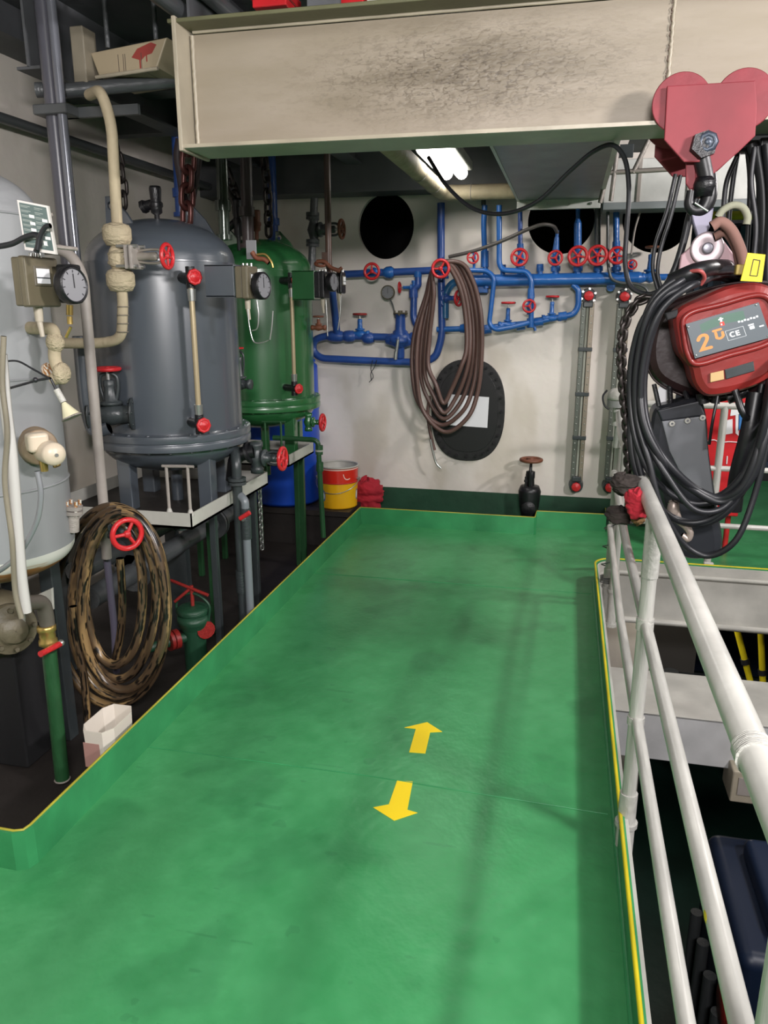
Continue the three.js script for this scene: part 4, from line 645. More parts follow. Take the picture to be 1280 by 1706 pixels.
// grey riser with rusty valve at the left of the back wall
{
  const z = -5.3, t = thing('grey_riser_pipe', 'grey flanged riser standing in front of the back wall right of the green tank top', 'pipe', W(522, 480, z)), f = (y) => [cyl(W(521, y - 3, z), W(521, y + 3, z), 0.045), cyl(W(521, y + 4, z), W(521, y + 9, z), 0.045)];
  part(t, 'pipe', cyl(W(524, 330, z), W(522, 370, z), 0.026), M.pipeDark); part(t, 'pipe', cyl(W(521, 405, z), W(519, 458, z), 0.026), M.pipeDark);
  part(t, 'flange', f(357), M.pipeDark); part(t, 'flange', f(402), M.pipeDark);
  valve('rusty flanged valve on the grey riser with its brown handwheel turned to the right', W(523, 383, z), FY, V(1, 0, 0.05), { b: 0.04, L: 0.09, h: 0.2, R: 0.055, m: M.pipeDark, w: M.rustWheel, yoke: true, name: 'flanged_valve' });
}
{
  const t = thing('brown_pipe', 'thin rust brown pipe dropping from the girder to the instrument boxes by the green tank', 'pipe', W(548, 470, -4.7));
  part(t, 'pipe', pipe([V(W(545, 262, -4.7).x, 2.6, -4.7), W(548, 440, -4.7), W(551, 470, -4.7)], 0.02, 0.05), M.brown); part(t, 'tag', rbox(536, 420, 546, 440, -4.68, 0.006), M.brown);
}
// ---------- pressure tanks on the left ----------
const hexBolt = merge([cyl(V(0, -0.045, 0), V(0, 0.045, 0), 0.007, 0.007, 8), cyl(V(0, 0.03, 0), V(0, 0.042, 0), 0.0125, 0.0125, 6), cyl(V(0, -0.042, 0), V(0, -0.03, 0), 0.0125, 0.0125, 6)]);
function tank(label, cx, cz, r, y0, ys, m, nb = 24) {
  const c = V(cx, y0, cz), t = thing('pressure_tank', label, 'tank', c), dome = [];
  for (let k = 0; k <= 14; k++) { const a = k / 14 * Math.PI / 2; dome.push([r * Math.cos(a), ys + 0.2 * Math.sin(a)]); }
  const at = V(cx, 0, cz);
  part(t, 'shell', lathe([[r, y0 + 0.09], [r, ys - 0.01], [r + 0.003, ys - 0.004], [r, ys], ...dome.slice(1)], at, FY, 64), m);
  const fl = part(t, 'flange', [lathe([[r, y0 + 0.105], [r + 0.037, y0 + 0.1], [r + 0.04, y0 + 0.096], [r + 0.04, y0 + 0.068], [r + 0.036, y0 + 0.063], [r + 0.03, y0 + 0.06], [r + 0.036, y0 + 0.057], [r + 0.04, y0 + 0.052], [r + 0.04, y0 + 0.026], [r + 0.037, y0 + 0.022], [r, y0 + 0.02]], at, FY, 64)], m);
  for (let k = 0; k < nb; k++) { const a = (k + 0.3) / nb * Math.PI * 2; piece(fl, 'flange_bolt', hexBolt, m, V(cx + (r + 0.02) * Math.cos(a), y0 + 0.061, cz + (r + 0.02) * Math.sin(a))); }
  const bd = []; for (let k = 0; k <= 12; k++) { const a = k / 12 * Math.PI / 2; bd.push([r * Math.sin(a), y0 + 0.03 - 0.15 * Math.cos(a)]); }
  part(t, 'bottom_dome', lathe(bd, at, FY, 48), m);
  for (const a of [0.5, 2.1, 3.7, 5.3]) part(t, 'leg', box(cx + 0.27 * Math.cos(a) - 0.035, cx + 0.27 * Math.cos(a) + 0.035, 0.665, y0 - 0.02, cz + 0.27 * Math.sin(a) - 0.035, cz + 0.27 * Math.sin(a) + 0.035, 0.006), m);
  part(t, 'outlet', cyl(V(cx, y0 - 0.12, cz), V(cx, 0.5, cz), 0.03), m);
  return t;
}
const T1 = [-1.93, -3.55, 0.35], T2 = [-1.995, -4.95, 0.345];
const t1 = tank('large grey pressure tank standing on the nearer white drip tray', ...T1, 0.955, 1.84, M.grey);
const t2 = tank('dark green pressure tank behind the grey tank on the farther white drip tray', ...T2, 0.955, 1.86, M.tankGreen);
for (const [t, [cx, cz, r], m] of [[t1, T1, M.grey], [t2, T2, M.tankGreen]]) for (const [dx, dz] of [[-0.11, 0.2], [0.1, -0.17]]) {
  const y = 1.99, x = cx + dx, z = cz + dz; part(t, 'lifting_lug', prism([V(x - 0.05, y - 0.05, z), V(x + 0.11, y - 0.02, z), V(x + 0.06, y + 0.06, z), V(x - 0.01, y + 0.13, z), V(x - 0.04, y + 0.13, z)], 0.018, 0.003, Array.from({ length: 14 }, (_, i) => V(x - 0.015 + 0.016 * Math.cos(i * 0.4488), y + 0.09 + 0.016 * Math.sin(i * 0.4488), z))), m);
}
// drip trays
function tray(label, x0, x1, z0, z1, y, legM) {
  const t = thing('drip_tray', label, 'tray', V((x0 + x1) / 2, -0.15, (z0 + z1) / 2));
  part(t, 'pan', box(x0, x1, y, y + 0.012, z0, z1), M.pit);
  part(t, 'rim', [box(x0, x1, y, y + 0.075, z1 - 0.006, z1), box(x0, x1, y, y + 0.075, z0, z0 + 0.006), box(x1 - 0.006, x1, y, y + 0.075, z0, z1), box(x0, x0 + 0.006, y, y + 0.075, z0, z1)], M.white);
  part(t, 'gusset', [prism([V(x0 + 0.12, y, z1), V(x0 + 0.32, y, z1), V(x0 + 0.12, y - 0.1, z1)], 0.008, 0)], M.cream);
  for (const [x, z] of [[x0 + 0.05, z0 + 0.06], [x1 - 0.07, z0 + 0.06], [x0 + 0.05, z1 - 0.06], [x1 - 0.1, z1 - 0.42]]) part(t, 'leg', box(x - 0.017, x + 0.017, -0.15, y, z - 0.017, z + 0.017, 0.004), legM);
  return t;
}
tray('white rimmed drip tray under the grey tank', -2.4, -1.615, -4.02, -3.08, 0.655, M.greyDark);
tray('white rimmed drip tray under the green tank', -2.4, -1.67, -5.02, -4.52, 0.655, M.greenPipe);
for (const [l, px, y0, y1, z] of [['white footed inverted U vent pipe on the front rim of the nearer drip tray', [282, 317], 777, 846, -3.1], ['dark inverted U vent pipe on the front rim of the farther drip tray', [444, 470], 703, 766, -4.54]]) {
  const a = W(px[0], y1, z), b = W(px[1], y1, z), yt = W(px[0], y0, z).y, yb = 0.72, t = thing('vent_pipe', l, 'pipe', V((a.x + b.x) / 2, yb, z));
  part(t, 'pipe', [pipe([V(a.x, yb, z), V(a.x, yt, z), V(b.x, yt + 0.004, z), V(b.x, yb, z)], 0.0075, 0.008, 10), cyl(V(a.x - 0.02, yt, z), V(b.x + 0.03, yt + 0.004, z), 0.0065)], z > -4 ? M.pipeGrey : M.greenPipe);
  for (const x of [a.x, b.x]) part(t, 'foot', cyl(V(x, yb - 0.005, z), V(x, yb + 0.025, z), 0.018, 0.008), M.white);
}
// sight tubes on the tanks
for (const [l, [cx, cz, r], pt, pb, R] of [['brass sight tube with red end knobs on the front of the grey tank', T1, [320, 462], [330, 707], 0.034], ['slim sight tube with small red knobs on the front of the green tank', T2, [485, 467], [491, 647], 0.032]]) {
  const s = CY(...pt, cx, cz, r), n = V(s.x - cx, 0, s.z - cz).normalize(), f = CY(...pt, cx, cz, r + 0.09), g = CY(...pb, cx, cz, r + 0.09), x = (f.x + g.x) / 2, z = (f.z + g.z) / 2;
  const t = thing('sight_tube', l, 'level gauge', V(x, g.y, z));
  part(t, 'tube', cyl(V(x, g.y, z), V(x, f.y, z), 0.0125), mat(0xb3a384, 0.28, 0.35));
  part(t, 'gland', [cyl(V(x, f.y - 0.05, z), V(x, f.y - 0.1, z), 0.021, 0.018, 8), cyl(V(x, g.y + 0.04, z), V(x, g.y + 0.09, z), 0.018, 0.021, 8)], M.steel);
  for (const y of [f.y, g.y]) {
    const e = part(t, 'end_valve', [cyl(V(x - n.x * 0.1, y, z - n.z * 0.1), V(x + n.x * 0.02, y, z + n.z * 0.02), 0.022), cyl(V(x, y - 0.045, z), V(x, y + 0.045, z), 0.02)], M.black);
    const kp = V(x + n.x * 0.045, y, z + n.z * 0.045);
    part(e, 'knob', [toAxis(torus(R * 0.82, R * 0.24, V(0, 0, 0), FY, 8, 8), kp, n), toAxis(lathe([[0.001, 0.012], [R * 0.75, 0.006], [R * 0.75, -0.006], [0.001, -0.03]], V(0, 0, 0), FY, 8), kp, n)], M.red);
  }
}
// pressure switches and gauges
function pressureSwitch(label, z, [pl, pc, pr], [p0, p1], m, win) {   // box whose windowed front faces the walkway
  const a = W(pl, p0, z), c = W(pc, p1, z), e = X(pr, p0, c.x), t = thing('pressure_switch', label, 'pressure switch', V((a.x + c.x) / 2, c.y, z)), h = W(pc, p0, z).y, zm = (z + e.z) / 2;
  part(t, 'housing', box(a.x, a.x + (c.x - a.x) * 0.55, c.y, h, e.z, z, 0.006), m); part(t, 'cover', box(a.x + (c.x - a.x) * 0.5, c.x, c.y - 0.003, h + 0.003, e.z - 0.004, z + 0.006, 0.008), m);
  const q0 = X(win[0], win[1], c.x), q1 = X(win[2], win[3], c.x), wf = part(t, 'window_frame', box(c.x - 0.004, c.x + 0.004, q1.y - 0.007, q0.y + 0.007, q1.z - 0.008, q0.z + 0.008, 0.002), mat(0x5c564a, 0.5));
  part(wf, 'scale', box(c.x, c.x + 0.0055, q1.y, q0.y, q1.z, q0.z), M.paper); part(wf, 'pointer', box(c.x, c.x + 0.0065, q0.y * 0.35 + q1.y * 0.65, q0.y * 0.35 + q1.y * 0.65 + 0.003, q1.z, q0.z), M.greyDark);
  part(t, 'cable_gland', [cyl(V(c.x - 0.03, c.y, zm), V(c.x - 0.03, c.y - 0.045, zm), 0.014, 0.012, 8), cyl(V(c.x - 0.03, c.y - 0.045, zm), V(c.x - 0.025, c.y - 0.09, zm), 0.009, 0.007, 8)], mat(0xa39a8a, 0.4));
  part(t, 'top_screw', [0.3, 0.6, 0.9].map((f) => cyl(V(a.x + f * (c.x - a.x), h, zm), V(a.x + f * (c.x - a.x), h + 0.014, zm), 0.006, 0.006, 8)), M.steel);
  return t;
}
pressureSwitch('tan pressure switch box with a white window on the pale tank at the left', -2.02, [16, 51, 94], [427, 510], M.khaki, [58, 447, 82, 473]);
pressureGauge('black rimmed pressure gauge beside the tan switch box on the pale tank', W(124, 475, -2.1), V(0.98, 0.04, 0.2), 0.054);
solo('gauge_block', 'dark block behind the pressure gauge next to the tan switch box', 'block', rbox(94, 440, 122, 505, -2.13, 0.05, 0.008), M.black);
{
  const z = -3.2, a = W(340, 441, z), b = W(391, 495, z), t = thing('bracket_box', 'flat grey bracket box welded to the right side of the grey tank', 'bracket', V((a.x + b.x) / 2, b.y, z - 0.1));
  part(t, 'front_plate', box(a.x, b.x, b.y, a.y, z - 0.006, z, 0.002), M.grey); part(t, 'side_plate', [box(a.x, b.x, a.y - 0.006, a.y, z - 0.16, z), box(a.x, b.x, b.y, b.y + 0.006, z - 0.16, z)], M.grey);
}
pressureSwitch('olive pressure switch box on the bracket of the grey tank', -3.2, [390, 415, 429], [443, 497], M.khaki, [417, 457, 425, 473]);
pressureGauge('grey faced pressure gauge beside the olive switch box of the grey tank', W(440, 476, -3.26), V(0.98, 0.02, 0.2), 0.058);
{
  const z = -4.56, a = W(486, 451, z), b = W(524, 500, z), t = thing('bracket_box', 'dark green bracket box welded to the right side of the green tank', 'bracket', V((a.x + b.x) / 2, b.y, z - 0.1));
  part(t, 'front_plate', box(a.x, b.x, b.y, a.y, z - 0.006, z, 0.002), M.tankGreen); part(t, 'side_plate', [box(a.x, b.x, a.y - 0.006, a.y, z - 0.2, z), box(a.x, b.x, b.y, b.y + 0.006, z - 0.2, z)], M.tankGreen);
}
pressureSwitch('dark pressure switch box on the bracket of the green tank', -4.57, [523, 541, 549], [452, 496], M.black, [543, 458, 547, 474]);
pressureGauge('white faced pressure gauge between the dark boxes by the green tank', W(557, 470, -4.6), V(0.97, 0, 0.24), 0.056);
pressureSwitch('small black pressure switch box right of the white faced gauge', -4.7, [560, 570, 576], [453, 488], M.black, [571, 461, 575, 474]);
// capillaries below the switches
solo('capillary_tubes', 'thin bright capillary tubes looping below the olive switch box in front of the green tank', 'tube', [[[413, 515], [416, 545], [424, 570], [436, 571], [448, 567]], [[455, 518], [453, 545], [450, 566]], [[428, 500], [431, 525], [428, 548], [420, 551]]].map((l) => curve(l.map(([a, b]) => W(a, b, -3.2)), 0.003, 40, 5)), M.steel);
solo('capillary_tubes', 'thin tubes dropping below the dark switch box to the blue pipe', 'tube', [[[543, 500], [545, 530], [546, 560]], [[568, 492], [567, 520], [563, 550]]].map((l) => curve(l.map(([a, b]) => W(a, b, -4.58)), 0.004, 30, 5)), M.steel);
{
  const z = -3.4, t = thing('instrument_card', 'small framed grey card with rusty clip above the olive switch box', 'card', W(417, 430, z));
  part(t, 'card', rbox(410, 400, 427, 432, z, 0.006, 0.002), mat(0x77787a, 0.5)); part(t, 'clip', curve([[420, 420], [428, 430], [440, 432], [448, 438]].map(([a, b]) => W(a, b, z + 0.02)), 0.011, 20), M.rustWheel);
  part(t, 'tube', curve([[428, 424], [442, 424], [452, 436], [455, 446]].map(([a, b]) => W(a, b, z + 0.03)), 0.005, 20), M.brass);
}
{
  const z = -4.55, t = thing('rusty_bracket', 'rusty pipe clips on top of the dark switch boxes by the green tank', 'clip', W(540, 450, z));
  part(t, 'clip', [curve([[528, 436], [540, 436], [552, 446], [568, 452]].map(([a, b]) => W(a, b, z)), 0.012, 20), torus(0.03, 0.009, W(534, 440, z), V(0.2, 1, 0.4)), cyl(W(562, 452, z), W(570, 446, z), 0.01)], M.rustWheel);
}
// relief valves and chains over the tanks
for (const [l, c, z, m] of [['black relief valve with side arm on top of the grey tank', [262, 366, 310, 240, 344], T1[1] + 0.1, M.black], ['rust brown relief valve on top of the green tank', [428, 392, 350, 0, 0], T2[1] + 0.1, M.rustWheel], ['dark relief valve with side arm in front of the green tank top', [398, 400, 330, 374, 385], T2[1] + 0.3, M.black]]) {
  const b = W(c[0], c[1], z), a = W(c[0], c[2], z), t = thing('relief_valve', l, 'valve', b), h = a.y - b.y;
  part(t, 'body', lathe([[0.001, -0.06], [0.012, -0.06], [0.012, 0.02], [0.026, 0.03], [0.026, h * 0.35], [0.031, h * 0.4], [0.031, h * 0.5], [0.024, h * 0.55], [0.028, h * 0.92], [0.024, h], [0.001, h]], b, FY, 16), m);
  if (c[3]) part(t, 'side_arm', [cyl(W(c[0], (c[1] + c[2]) / 2, z), W(c[3], c[4], z), 0.022), cyl(W(c[3] + 3, c[4] - 1, z), W(c[3] - 3, c[4] + 2, z), 0.03, 0.03, 6)], m);
}
chain('lifting_chain', 'pale steel chain with an open hook above the left lug of the grey tank', [[188, 232], [200, 285], [206, 345]].map(([a, b]) => W(a, b, T1[1] + 0.17)), 0.075, 0.009, M.chain, 0.024);
chain('lifting_chain', 'thick reddish brown chain above the right lug of the grey tank', [[316, 222], [313, 290], [311, 372]].map(([a, b]) => W(a, b, T1[1] - 0.17)), 0.11, 0.014, mat(0x55302c, 0.35, 0.5), 0.034);
chain('lifting_chain', 'dark chain slanting down to the left lug of the green tank', [[376, 285], [392, 330], [404, 385]].map(([a, b]) => W(a, b, T2[1] + 0.2)), 0.11, 0.013, M.chain, 0.034);
chain('lifting_chain', 'thin dark chain above the right lug of the green tank', [[440, 262], [446, 320], [448, 392]].map(([a, b]) => W(a, b, T2[1] - 0.1)), 0.09, 0.01, M.chain, 0.028);
solo('round_sling', 'dark maroon sling hanging beside the thick chain left of the girder end', 'sling', [curve([[300, 232], [296, 260], [302, 300], [308, 345]].map(([a, b]) => W(a, b, T1[1] - 0.25)), 0.022, 30), curve([[334, 240], [330, 270], [322, 320], [316, 350]].map(([a, b]) => W(a, b, T1[1] - 0.25)), 0.02, 30)], mat(0x2d2224, 0.6));
// upright pipes between the tanks
const vpipe = (label, p0, p1, z, r, m, x) => { const a = W(...p0, z), b = W(...p1, z), o = thing('upright_pipe', label, 'pipe', V(b.x, b.y, z)); part(o, 'pipe', cyl(b, V(a.x, Math.max(a.y, x ?? a.y), z), r), m); part(o, 'coupling', [cyl(V(b.x, b.y + 0.35 * (a.y - b.y), z), V(b.x, b.y + 0.35 * (a.y - b.y) + 0.05, z), r * 1.35), cyl(V(b.x, b.y - 0.005, z), V(b.x, b.y + 0.02, z), r * 1.4)], m); return o; };
vpipe('glossy dark green upright pipe right of the grey tank top', [372, 262], [374, 398], -4.0, 0.03, mat(0x3d463d, 0.2, 0.2), CEIL);
vpipe('dull dark brown upright pipe above the left side of the green tank', [412, 262], [414, 412], -4.4, 0.034, mat(0x3a3030, 0.4), CEIL);
vpipe('blue upright pipe in the corner behind the green tank', [454, 330], [457, 400], -5.6, 0.032, M.blueDeep, CEIL);
vpipe('blue upright pipe in the wall corner behind the thick chain', [298, 270], [301, 360], -4.6, 0.03, M.blueDeep, CEIL);
{
  const z = -3.2, a = W(98, 120, z), b = W(128, 470, z), t = thing('pipe_pair', 'pair of dark glossy upright pipes against the left wall running up to the ceiling', 'pipes', b), x = b.x;
  part(t, 'pipe', cyl(V(x - 0.03, b.y, z), V(x - 0.03, CEIL, z), 0.034), mat(0x4a4a52, 0.3)); part(t, 'pipe', cyl(V(x + 0.03, b.y, z + 0.03), V(x + 0.03, CEIL, z + 0.03), 0.02), mat(0x6e7078, 0.2, 0.3));
  part(t, 'bracket', [box(x - 0.09, x + 0.35, 2.42, 2.46, z - 0.05, z - 0.03), box(x - 0.09, x + 0.07, 2.42, 2.46, z - 0.06, z + 0.06, 0.006)], M.pipeDark);
}
// lagged steam pipe with valve
{
  const z = -3.02, P = (a, b) => W(a, b, z), t = thing('lagged_steam_pipe', 'beige bandaged pipe with bulging lagged flanges in front of the grey tank left side', 'pipe', P(203, 570));
  part(t, 'lagging', pipe([V(P(112, 142).x, P(112, 142).y, z - 0.15), P(168, 150), P(186, 205), P(196, 390), P(201, 470), P(205, 500), P(203, 565), P(170, 572), V(P(112, 570).x, P(112, 570).y, z + 0.1)], 0.022, 0.12, 16), M.lagging);
  part(t, 'lagged_flange', [lathe([[0.02, -0.05], [0.045, -0.045], [0.058, -0.02], [0.058, 0.02], [0.05, 0.035], [0.02, 0.045]], P(195, 390), FY, 24), lathe([[0.02, -0.05], [0.045, -0.045], [0.058, -0.02], [0.058, 0.02], [0.05, 0.035], [0.02, 0.05]], P(201, 466), FY, 24)], M.lagging);
  part(t, 'lagged_valve_body', [ball(P(199, 430), 0.055, 0.8, 1.1, 0.9), torus(0.04, 0.008, P(199, 442), V(0.3, 1, 0)), torus(0.042, 0.008, P(199, 420), V(-0.2, 1, 0.1))], M.lagging);
  part(t, 'band', [0.3, 0.5, 0.7, 0.9].map((f) => torus(0.023, 0.003, P(205 - 1 * f, 490 + 70 * f), FY, 6, 20)), M.tan);
  valve('steam valve with bright red handwheel pointing right from the bandaged pipe', P(206, 428), FY, V(1, 0, 0.02), { b: 0.028, L: 0.05, h: 0.2, R: 0.044, m: mat(0x8a837a, 0.45, 0.2), yoke: true, spokes: 5, name: 'steam_valve' });
  const f = thing('flanged_bonnet', 'square bolted bonnet flange between the bandaged pipe and the steam valve yoke', 'flange', P(212, 430)); part(f, 'plate', [rbox(206, 408, 212, 448, z + 0.05, 0.09, 0.004), rbox(214, 408, 219, 448, z + 0.06, 0.09, 0.004)], M.pipeGrey);
  for (const y of [411, 444]) for (const dz of [-0.015, 0.04]) part(f, 'bolt', cyl(P(203, y).add(V(0, 0, dz)), P(238, y).add(V(0, 0, dz)), 0.0075, 0.0075, 6), M.steel);
}
// globe valve at lower left of the grey tank
{
  const p = W(186, 690, -3.16); valve('dark globe valve with edge-on red handwheel at the lower left of the grey tank', p, V(1, 0, -0.35), FY, { b: 0.042, L: 0.1, h: 0.205, R: 0.05, m: M.greyDark, yoke: true, flanged: true });
  solo('tank_inlet_pipe', 'dark grey pipe curving up beside the pale pipe into the globe valve', 'pipe', pipe([W(132, 560, -3.1), W(143, 680, -3.1), W(156, 722, -3.12), W(182, 712, -3.14)], 0.03, 0.12, 14), M.grey);
}
solo('pale_pipe', 'long pale grey pipe slanting down from an elbow by the gauge to the hose coil', 'pipe', pipe([V(-2.2, 1.86, -2.78), W(112, 416, -2.8), W(138, 455, -2.8), W(174, 860, -2.8), W(178, 930, -2.8)], 0.021, 0.1, 16), M.pipeGrey);
// lines and valves between the trays
{
  const z = -3.5, t = thing('drain_pipe_pair', 'two grey drain pipes with a flange and red lever standing by the walkway kerb', 'pipes', V(W(410, 1000, z).x, -0.15, z)), x0 = W(400, 900, z).x, x1 = W(415, 920, z).x;
  part(t, 'pipe', pipe([V(x0 - 0.05, 0.95, z - 0.1), V(x0, 0.9, z), V(x0, -0.15, z)], 0.025, 0.05), M.greyDark); part(t, 'pipe', pipe([V(x0 + 0.01, 0.72, z), V(x1, 0.7, z + 0.02), V(x1, -0.15, z + 0.02)], 0.021, 0.05), mat(0x6f757a, 0.35));
  part(t, 'flange', [cyl(V(x0, 0.775, z), V(x0, 0.79, z), 0.046), cyl(V(x0, 0.795, z), V(x0, 0.81, z), 0.046)], M.greyDark);
  part(t, 'sleeve', [cyl(V(x0, 0.2, z), V(x0, 0.32, z), 0.032), cyl(V(x1, 0.5, z + 0.02), V(x1, 0.66, z + 0.02), 0.026)], M.greyDark);
  const lv = part(t, 'lever', [cyl(W(400, 864, z + 0.05), W(416, 854, z + 0.05), 0.012)], M.red); part(lv, 'pivot', cyl(V(x1, W(409, 860, z).y, z + 0.02), V(x1, W(409, 860, z).y, z + 0.055), 0.012), M.steel);
}
valve('black valve with bright red handwheel turned right between the two drip trays', W(428, 762, -3.62), FY, V(1, 0, 0.02), { b: 0.035, L: 0.08, h: 0.14, R: 0.052, m: M.greyDark, spokes: 5, yoke: true });
{ const t = thing('black_elbow', 'black flanged elbow hugging the right side of the grey tank under its flange', 'pipe', W(405, 775, -3.55)); part(t, 'pipe', pipe([W(388, 800, -3.6), W(392, 758, -3.58), W(424, 752, -3.6)], 0.036, 0.06), M.black); part(t, 'flange', cyl(W(413, 754, -3.59), W(417, 753, -3.59), 0.055), M.black); }
chain('drain_chain', 'thin steel chain with a hook hanging down between the trays', [[431, 782], [434, 850], [437, 915]].map(([a, b]) => W(a, b, -4.3)), 0.035, 0.005, M.steel, 0.011);
{
  const z = -4.6, t = thing('green_drain_pipe', 'thin green pipe with elbow running down to the kerb in front of the paint bucket', 'pipe', W(537, 900, z)); part(t, 'pipe', pipe([V(-1.8, W(525, 732, z).y, z), W(530, 733, z), W(539, 895, z)], 0.0165, 0.04), M.greenPipe); part(t, 'joint', [cyl(W(532, 757, z), W(532, 742, z), 0.024), cyl(W(533, 785, z), W(533, 770, z), 0.023)], M.greenPipe); part(t, 'white_ring', cyl(W(532, 752, z), W(532, 749, z), 0.0255), M.white);
}
valve('dark valve with small red handwheel low on the right of the green tank', W(514, 703, -4.9), FY, V(1, 0, 0.02), { b: 0.028, L: 0.06, h: 0.1, R: 0.05, m: M.tankGreen });
valve('small rusty sampling valve between the green tank and the blue pipe loop', W(531, 546, -4.9), FX, FY, { b: 0.018, L: 0.05, h: 0.07, R: 0.03, m: M.rustWheel, w: M.rustWheel, spokes: 2 });
valve('grey valve with small pink handle in the gap between the grey and green tanks', W(400, 640, -4.1), FX, FY, { b: 0.03, L: 0.07, h: 0.2, R: 0.025, m: M.greyDark, yoke: true });
for (const [i, x, y, l] of [[0, -2.02, 0.37, 'nearer dark flanged pipe running low under the grey tank'], [1, -2.08, 0.49, 'upper dark pipe running low behind its twin under the grey tank']]) {
  const t = thing('bilge_pipe', l, 'pipe', V(x, y, -3.2)); part(t, 'pipe', cyl(V(x, y, -2.85), V(x, y, -4.6), 0.05, 0.05, 18), M.pipeDark);
  for (const z of [-4.1, -4.13, -3.2]) part(t, 'flange', cyl(V(x, y, z), V(x, y, z - 0.02), 0.095, 0.095, 24), M.pipeDark);
  part(t, 'saddle', box(x - 0.03, x + 0.03, -0.15, y - 0.04, -3.75, -3.7), M.greyDark);
}
solo('green_stanchion', 'slim green upright standing behind the strainer', 'post', box(-1.86, -1.81, -0.15, 0.5, -3.75, -3.7, 0.004), M.greenPipe);
{
  const c = X(322, 1020, -1.72), t = thing('strainer', 'dark green strainer pot with red swing bolts standing in the dark bilge', 'strainer', V(c.x, -0.15, c.z)), a = V(c.x, 0, c.z), y = c.y;
  part(t, 'pot', lathe([[0.001, -0.15], [0.055, -0.15], [0.055, y - 0.1], [0.075, y - 0.06], [0.08, y - 0.04], [0.08, y - 0.005], [0.001, y]], a, FY, 28), M.greenDark);
  part(t, 'lid', lathe([[0.078, y], [0.08, y + 0.02], [0.07, y + 0.03], [0.03, y + 0.036], [0.001, y + 0.036]], a, FY, 28), M.greenDark);
  part(t, 'clamp_bow', [curve([V(c.x - 0.08, y - 0.04, c.z), V(c.x - 0.085, y + 0.05, c.z), V(c.x, y + 0.1, c.z), V(c.x + 0.085, y + 0.05, c.z), V(c.x + 0.08, y - 0.04, c.z)], 0.007, 30)], M.greenDark);
  part(t, 'clamp_screw', [cyl(V(c.x, y + 0.03, c.z), V(c.x, y + 0.14, c.z), 0.009), cyl(V(c.x - 0.12, y + 0.15, c.z - 0.02), V(c.x + 0.1, y + 0.11, c.z + 0.03), 0.008), cyl(V(c.x - 0.08, y + 0.06, c.z + 0.03), V(c.x, y + 0.13, c.z), 0.008)], M.redDark);
  part(t, 'inlet_flange', [cyl(V(c.x - 0.06, y - 0.12, c.z + 0.06), V(c.x - 0.075, y - 0.12, c.z + 0.08), 0.05), cyl(V(c.x - 0.08, y - 0.12, c.z + 0.085), V(c.x - 0.09, y - 0.12, c.z + 0.1), 0.05)], M.redDark); part(t, 'inlet', cyl(V(c.x, y - 0.12, c.z), V(c.x - 0.16, y - 0.13, c.z + 0.18), 0.024), M.greenDark);
  part(t, 'outlet_flange', cyl(V(c.x + 0.055, y - 0.08, c.z), V(c.x + 0.075, y - 0.08, c.z + 0.02), 0.045), M.redDark);
}
// oily hose coil with its valve, container
{
  const z = -2.66, t = thing('oily_hose_coil', 'oil stained brown hose coiled on a red handwheel right of the pale tank', 'hose', W(185, 1175, z));
  [[187, 1012, 94, 168], [198, 1008, 80, 159], [197, 998, 62, 138], [191, 990, 48, 121], [206, 1004, 70, 150]].forEach(([cx, cy, rx, ry], k) => {
    const pts = Array.from({ length: 16 }, (_, i) => { const a = i / 16 * Math.PI * 2, w = 1 + 0.03 * Math.sin(a * 3 + k * 2); return W(cx + rx * Math.sin(a) * w, cy - ry * Math.cos(a) * (Math.cos(a) > 0 ? 1 : 0.97), z + 0.03 * k - 0.06 + 0.012 * Math.sin(a * 2 + k)); });
    part(t, 'hose_loop', curve(pts, 0.0195, 90, 10, true), M.oilHose);
  });
  part(t, 'hose_tail', curve([[122, 1010], [132, 1080], [140, 1130], [146, 1200]].map(([a, b]) => W(a, b, z + 0.06)), 0.0165, 40, 10), M.oilHose); part(t, 'hose_tail', curve([[200, 930], [204, 1000], [200, 1060], [190, 1105]].map(([a, b]) => W(a, b, z - 0.04)), 0.0165, 40, 10), M.oilHose);
  solo('dark_hose', 'thin dark hose drooping behind the oily coil down to the white container', 'hose', curve([[96, 950], [92, 1080], [108, 1160], [130, 1188], [160, 1190], [215, 1175], [250, 1120], [272, 1060]].map(([a, b]) => W(a, b, z - 0.12)), 0.0125, 70), M.pipeDark);
  valve('valve with large red handwheel in front of the oily hose coil', W(212, 890, z + 0.12).add(V(-0.128, 0, -0.096)), FY, V(1, 0, 0.75), { b: 0.02, L: 0.05, h: 0.16, R: 0.055, m: M.greyDark, spokes: 3 });
  solo('grey_drop_pipe', 'slim purple grey pipe seen through the middle of the oily hose coil', 'pipe', pipe([W(178, 930, z - 0.2), W(190, 1040, z - 0.2), W(194, 1120, z - 0.2)], 0.016, 0.05), mat(0x5a5666, 0.4));
}
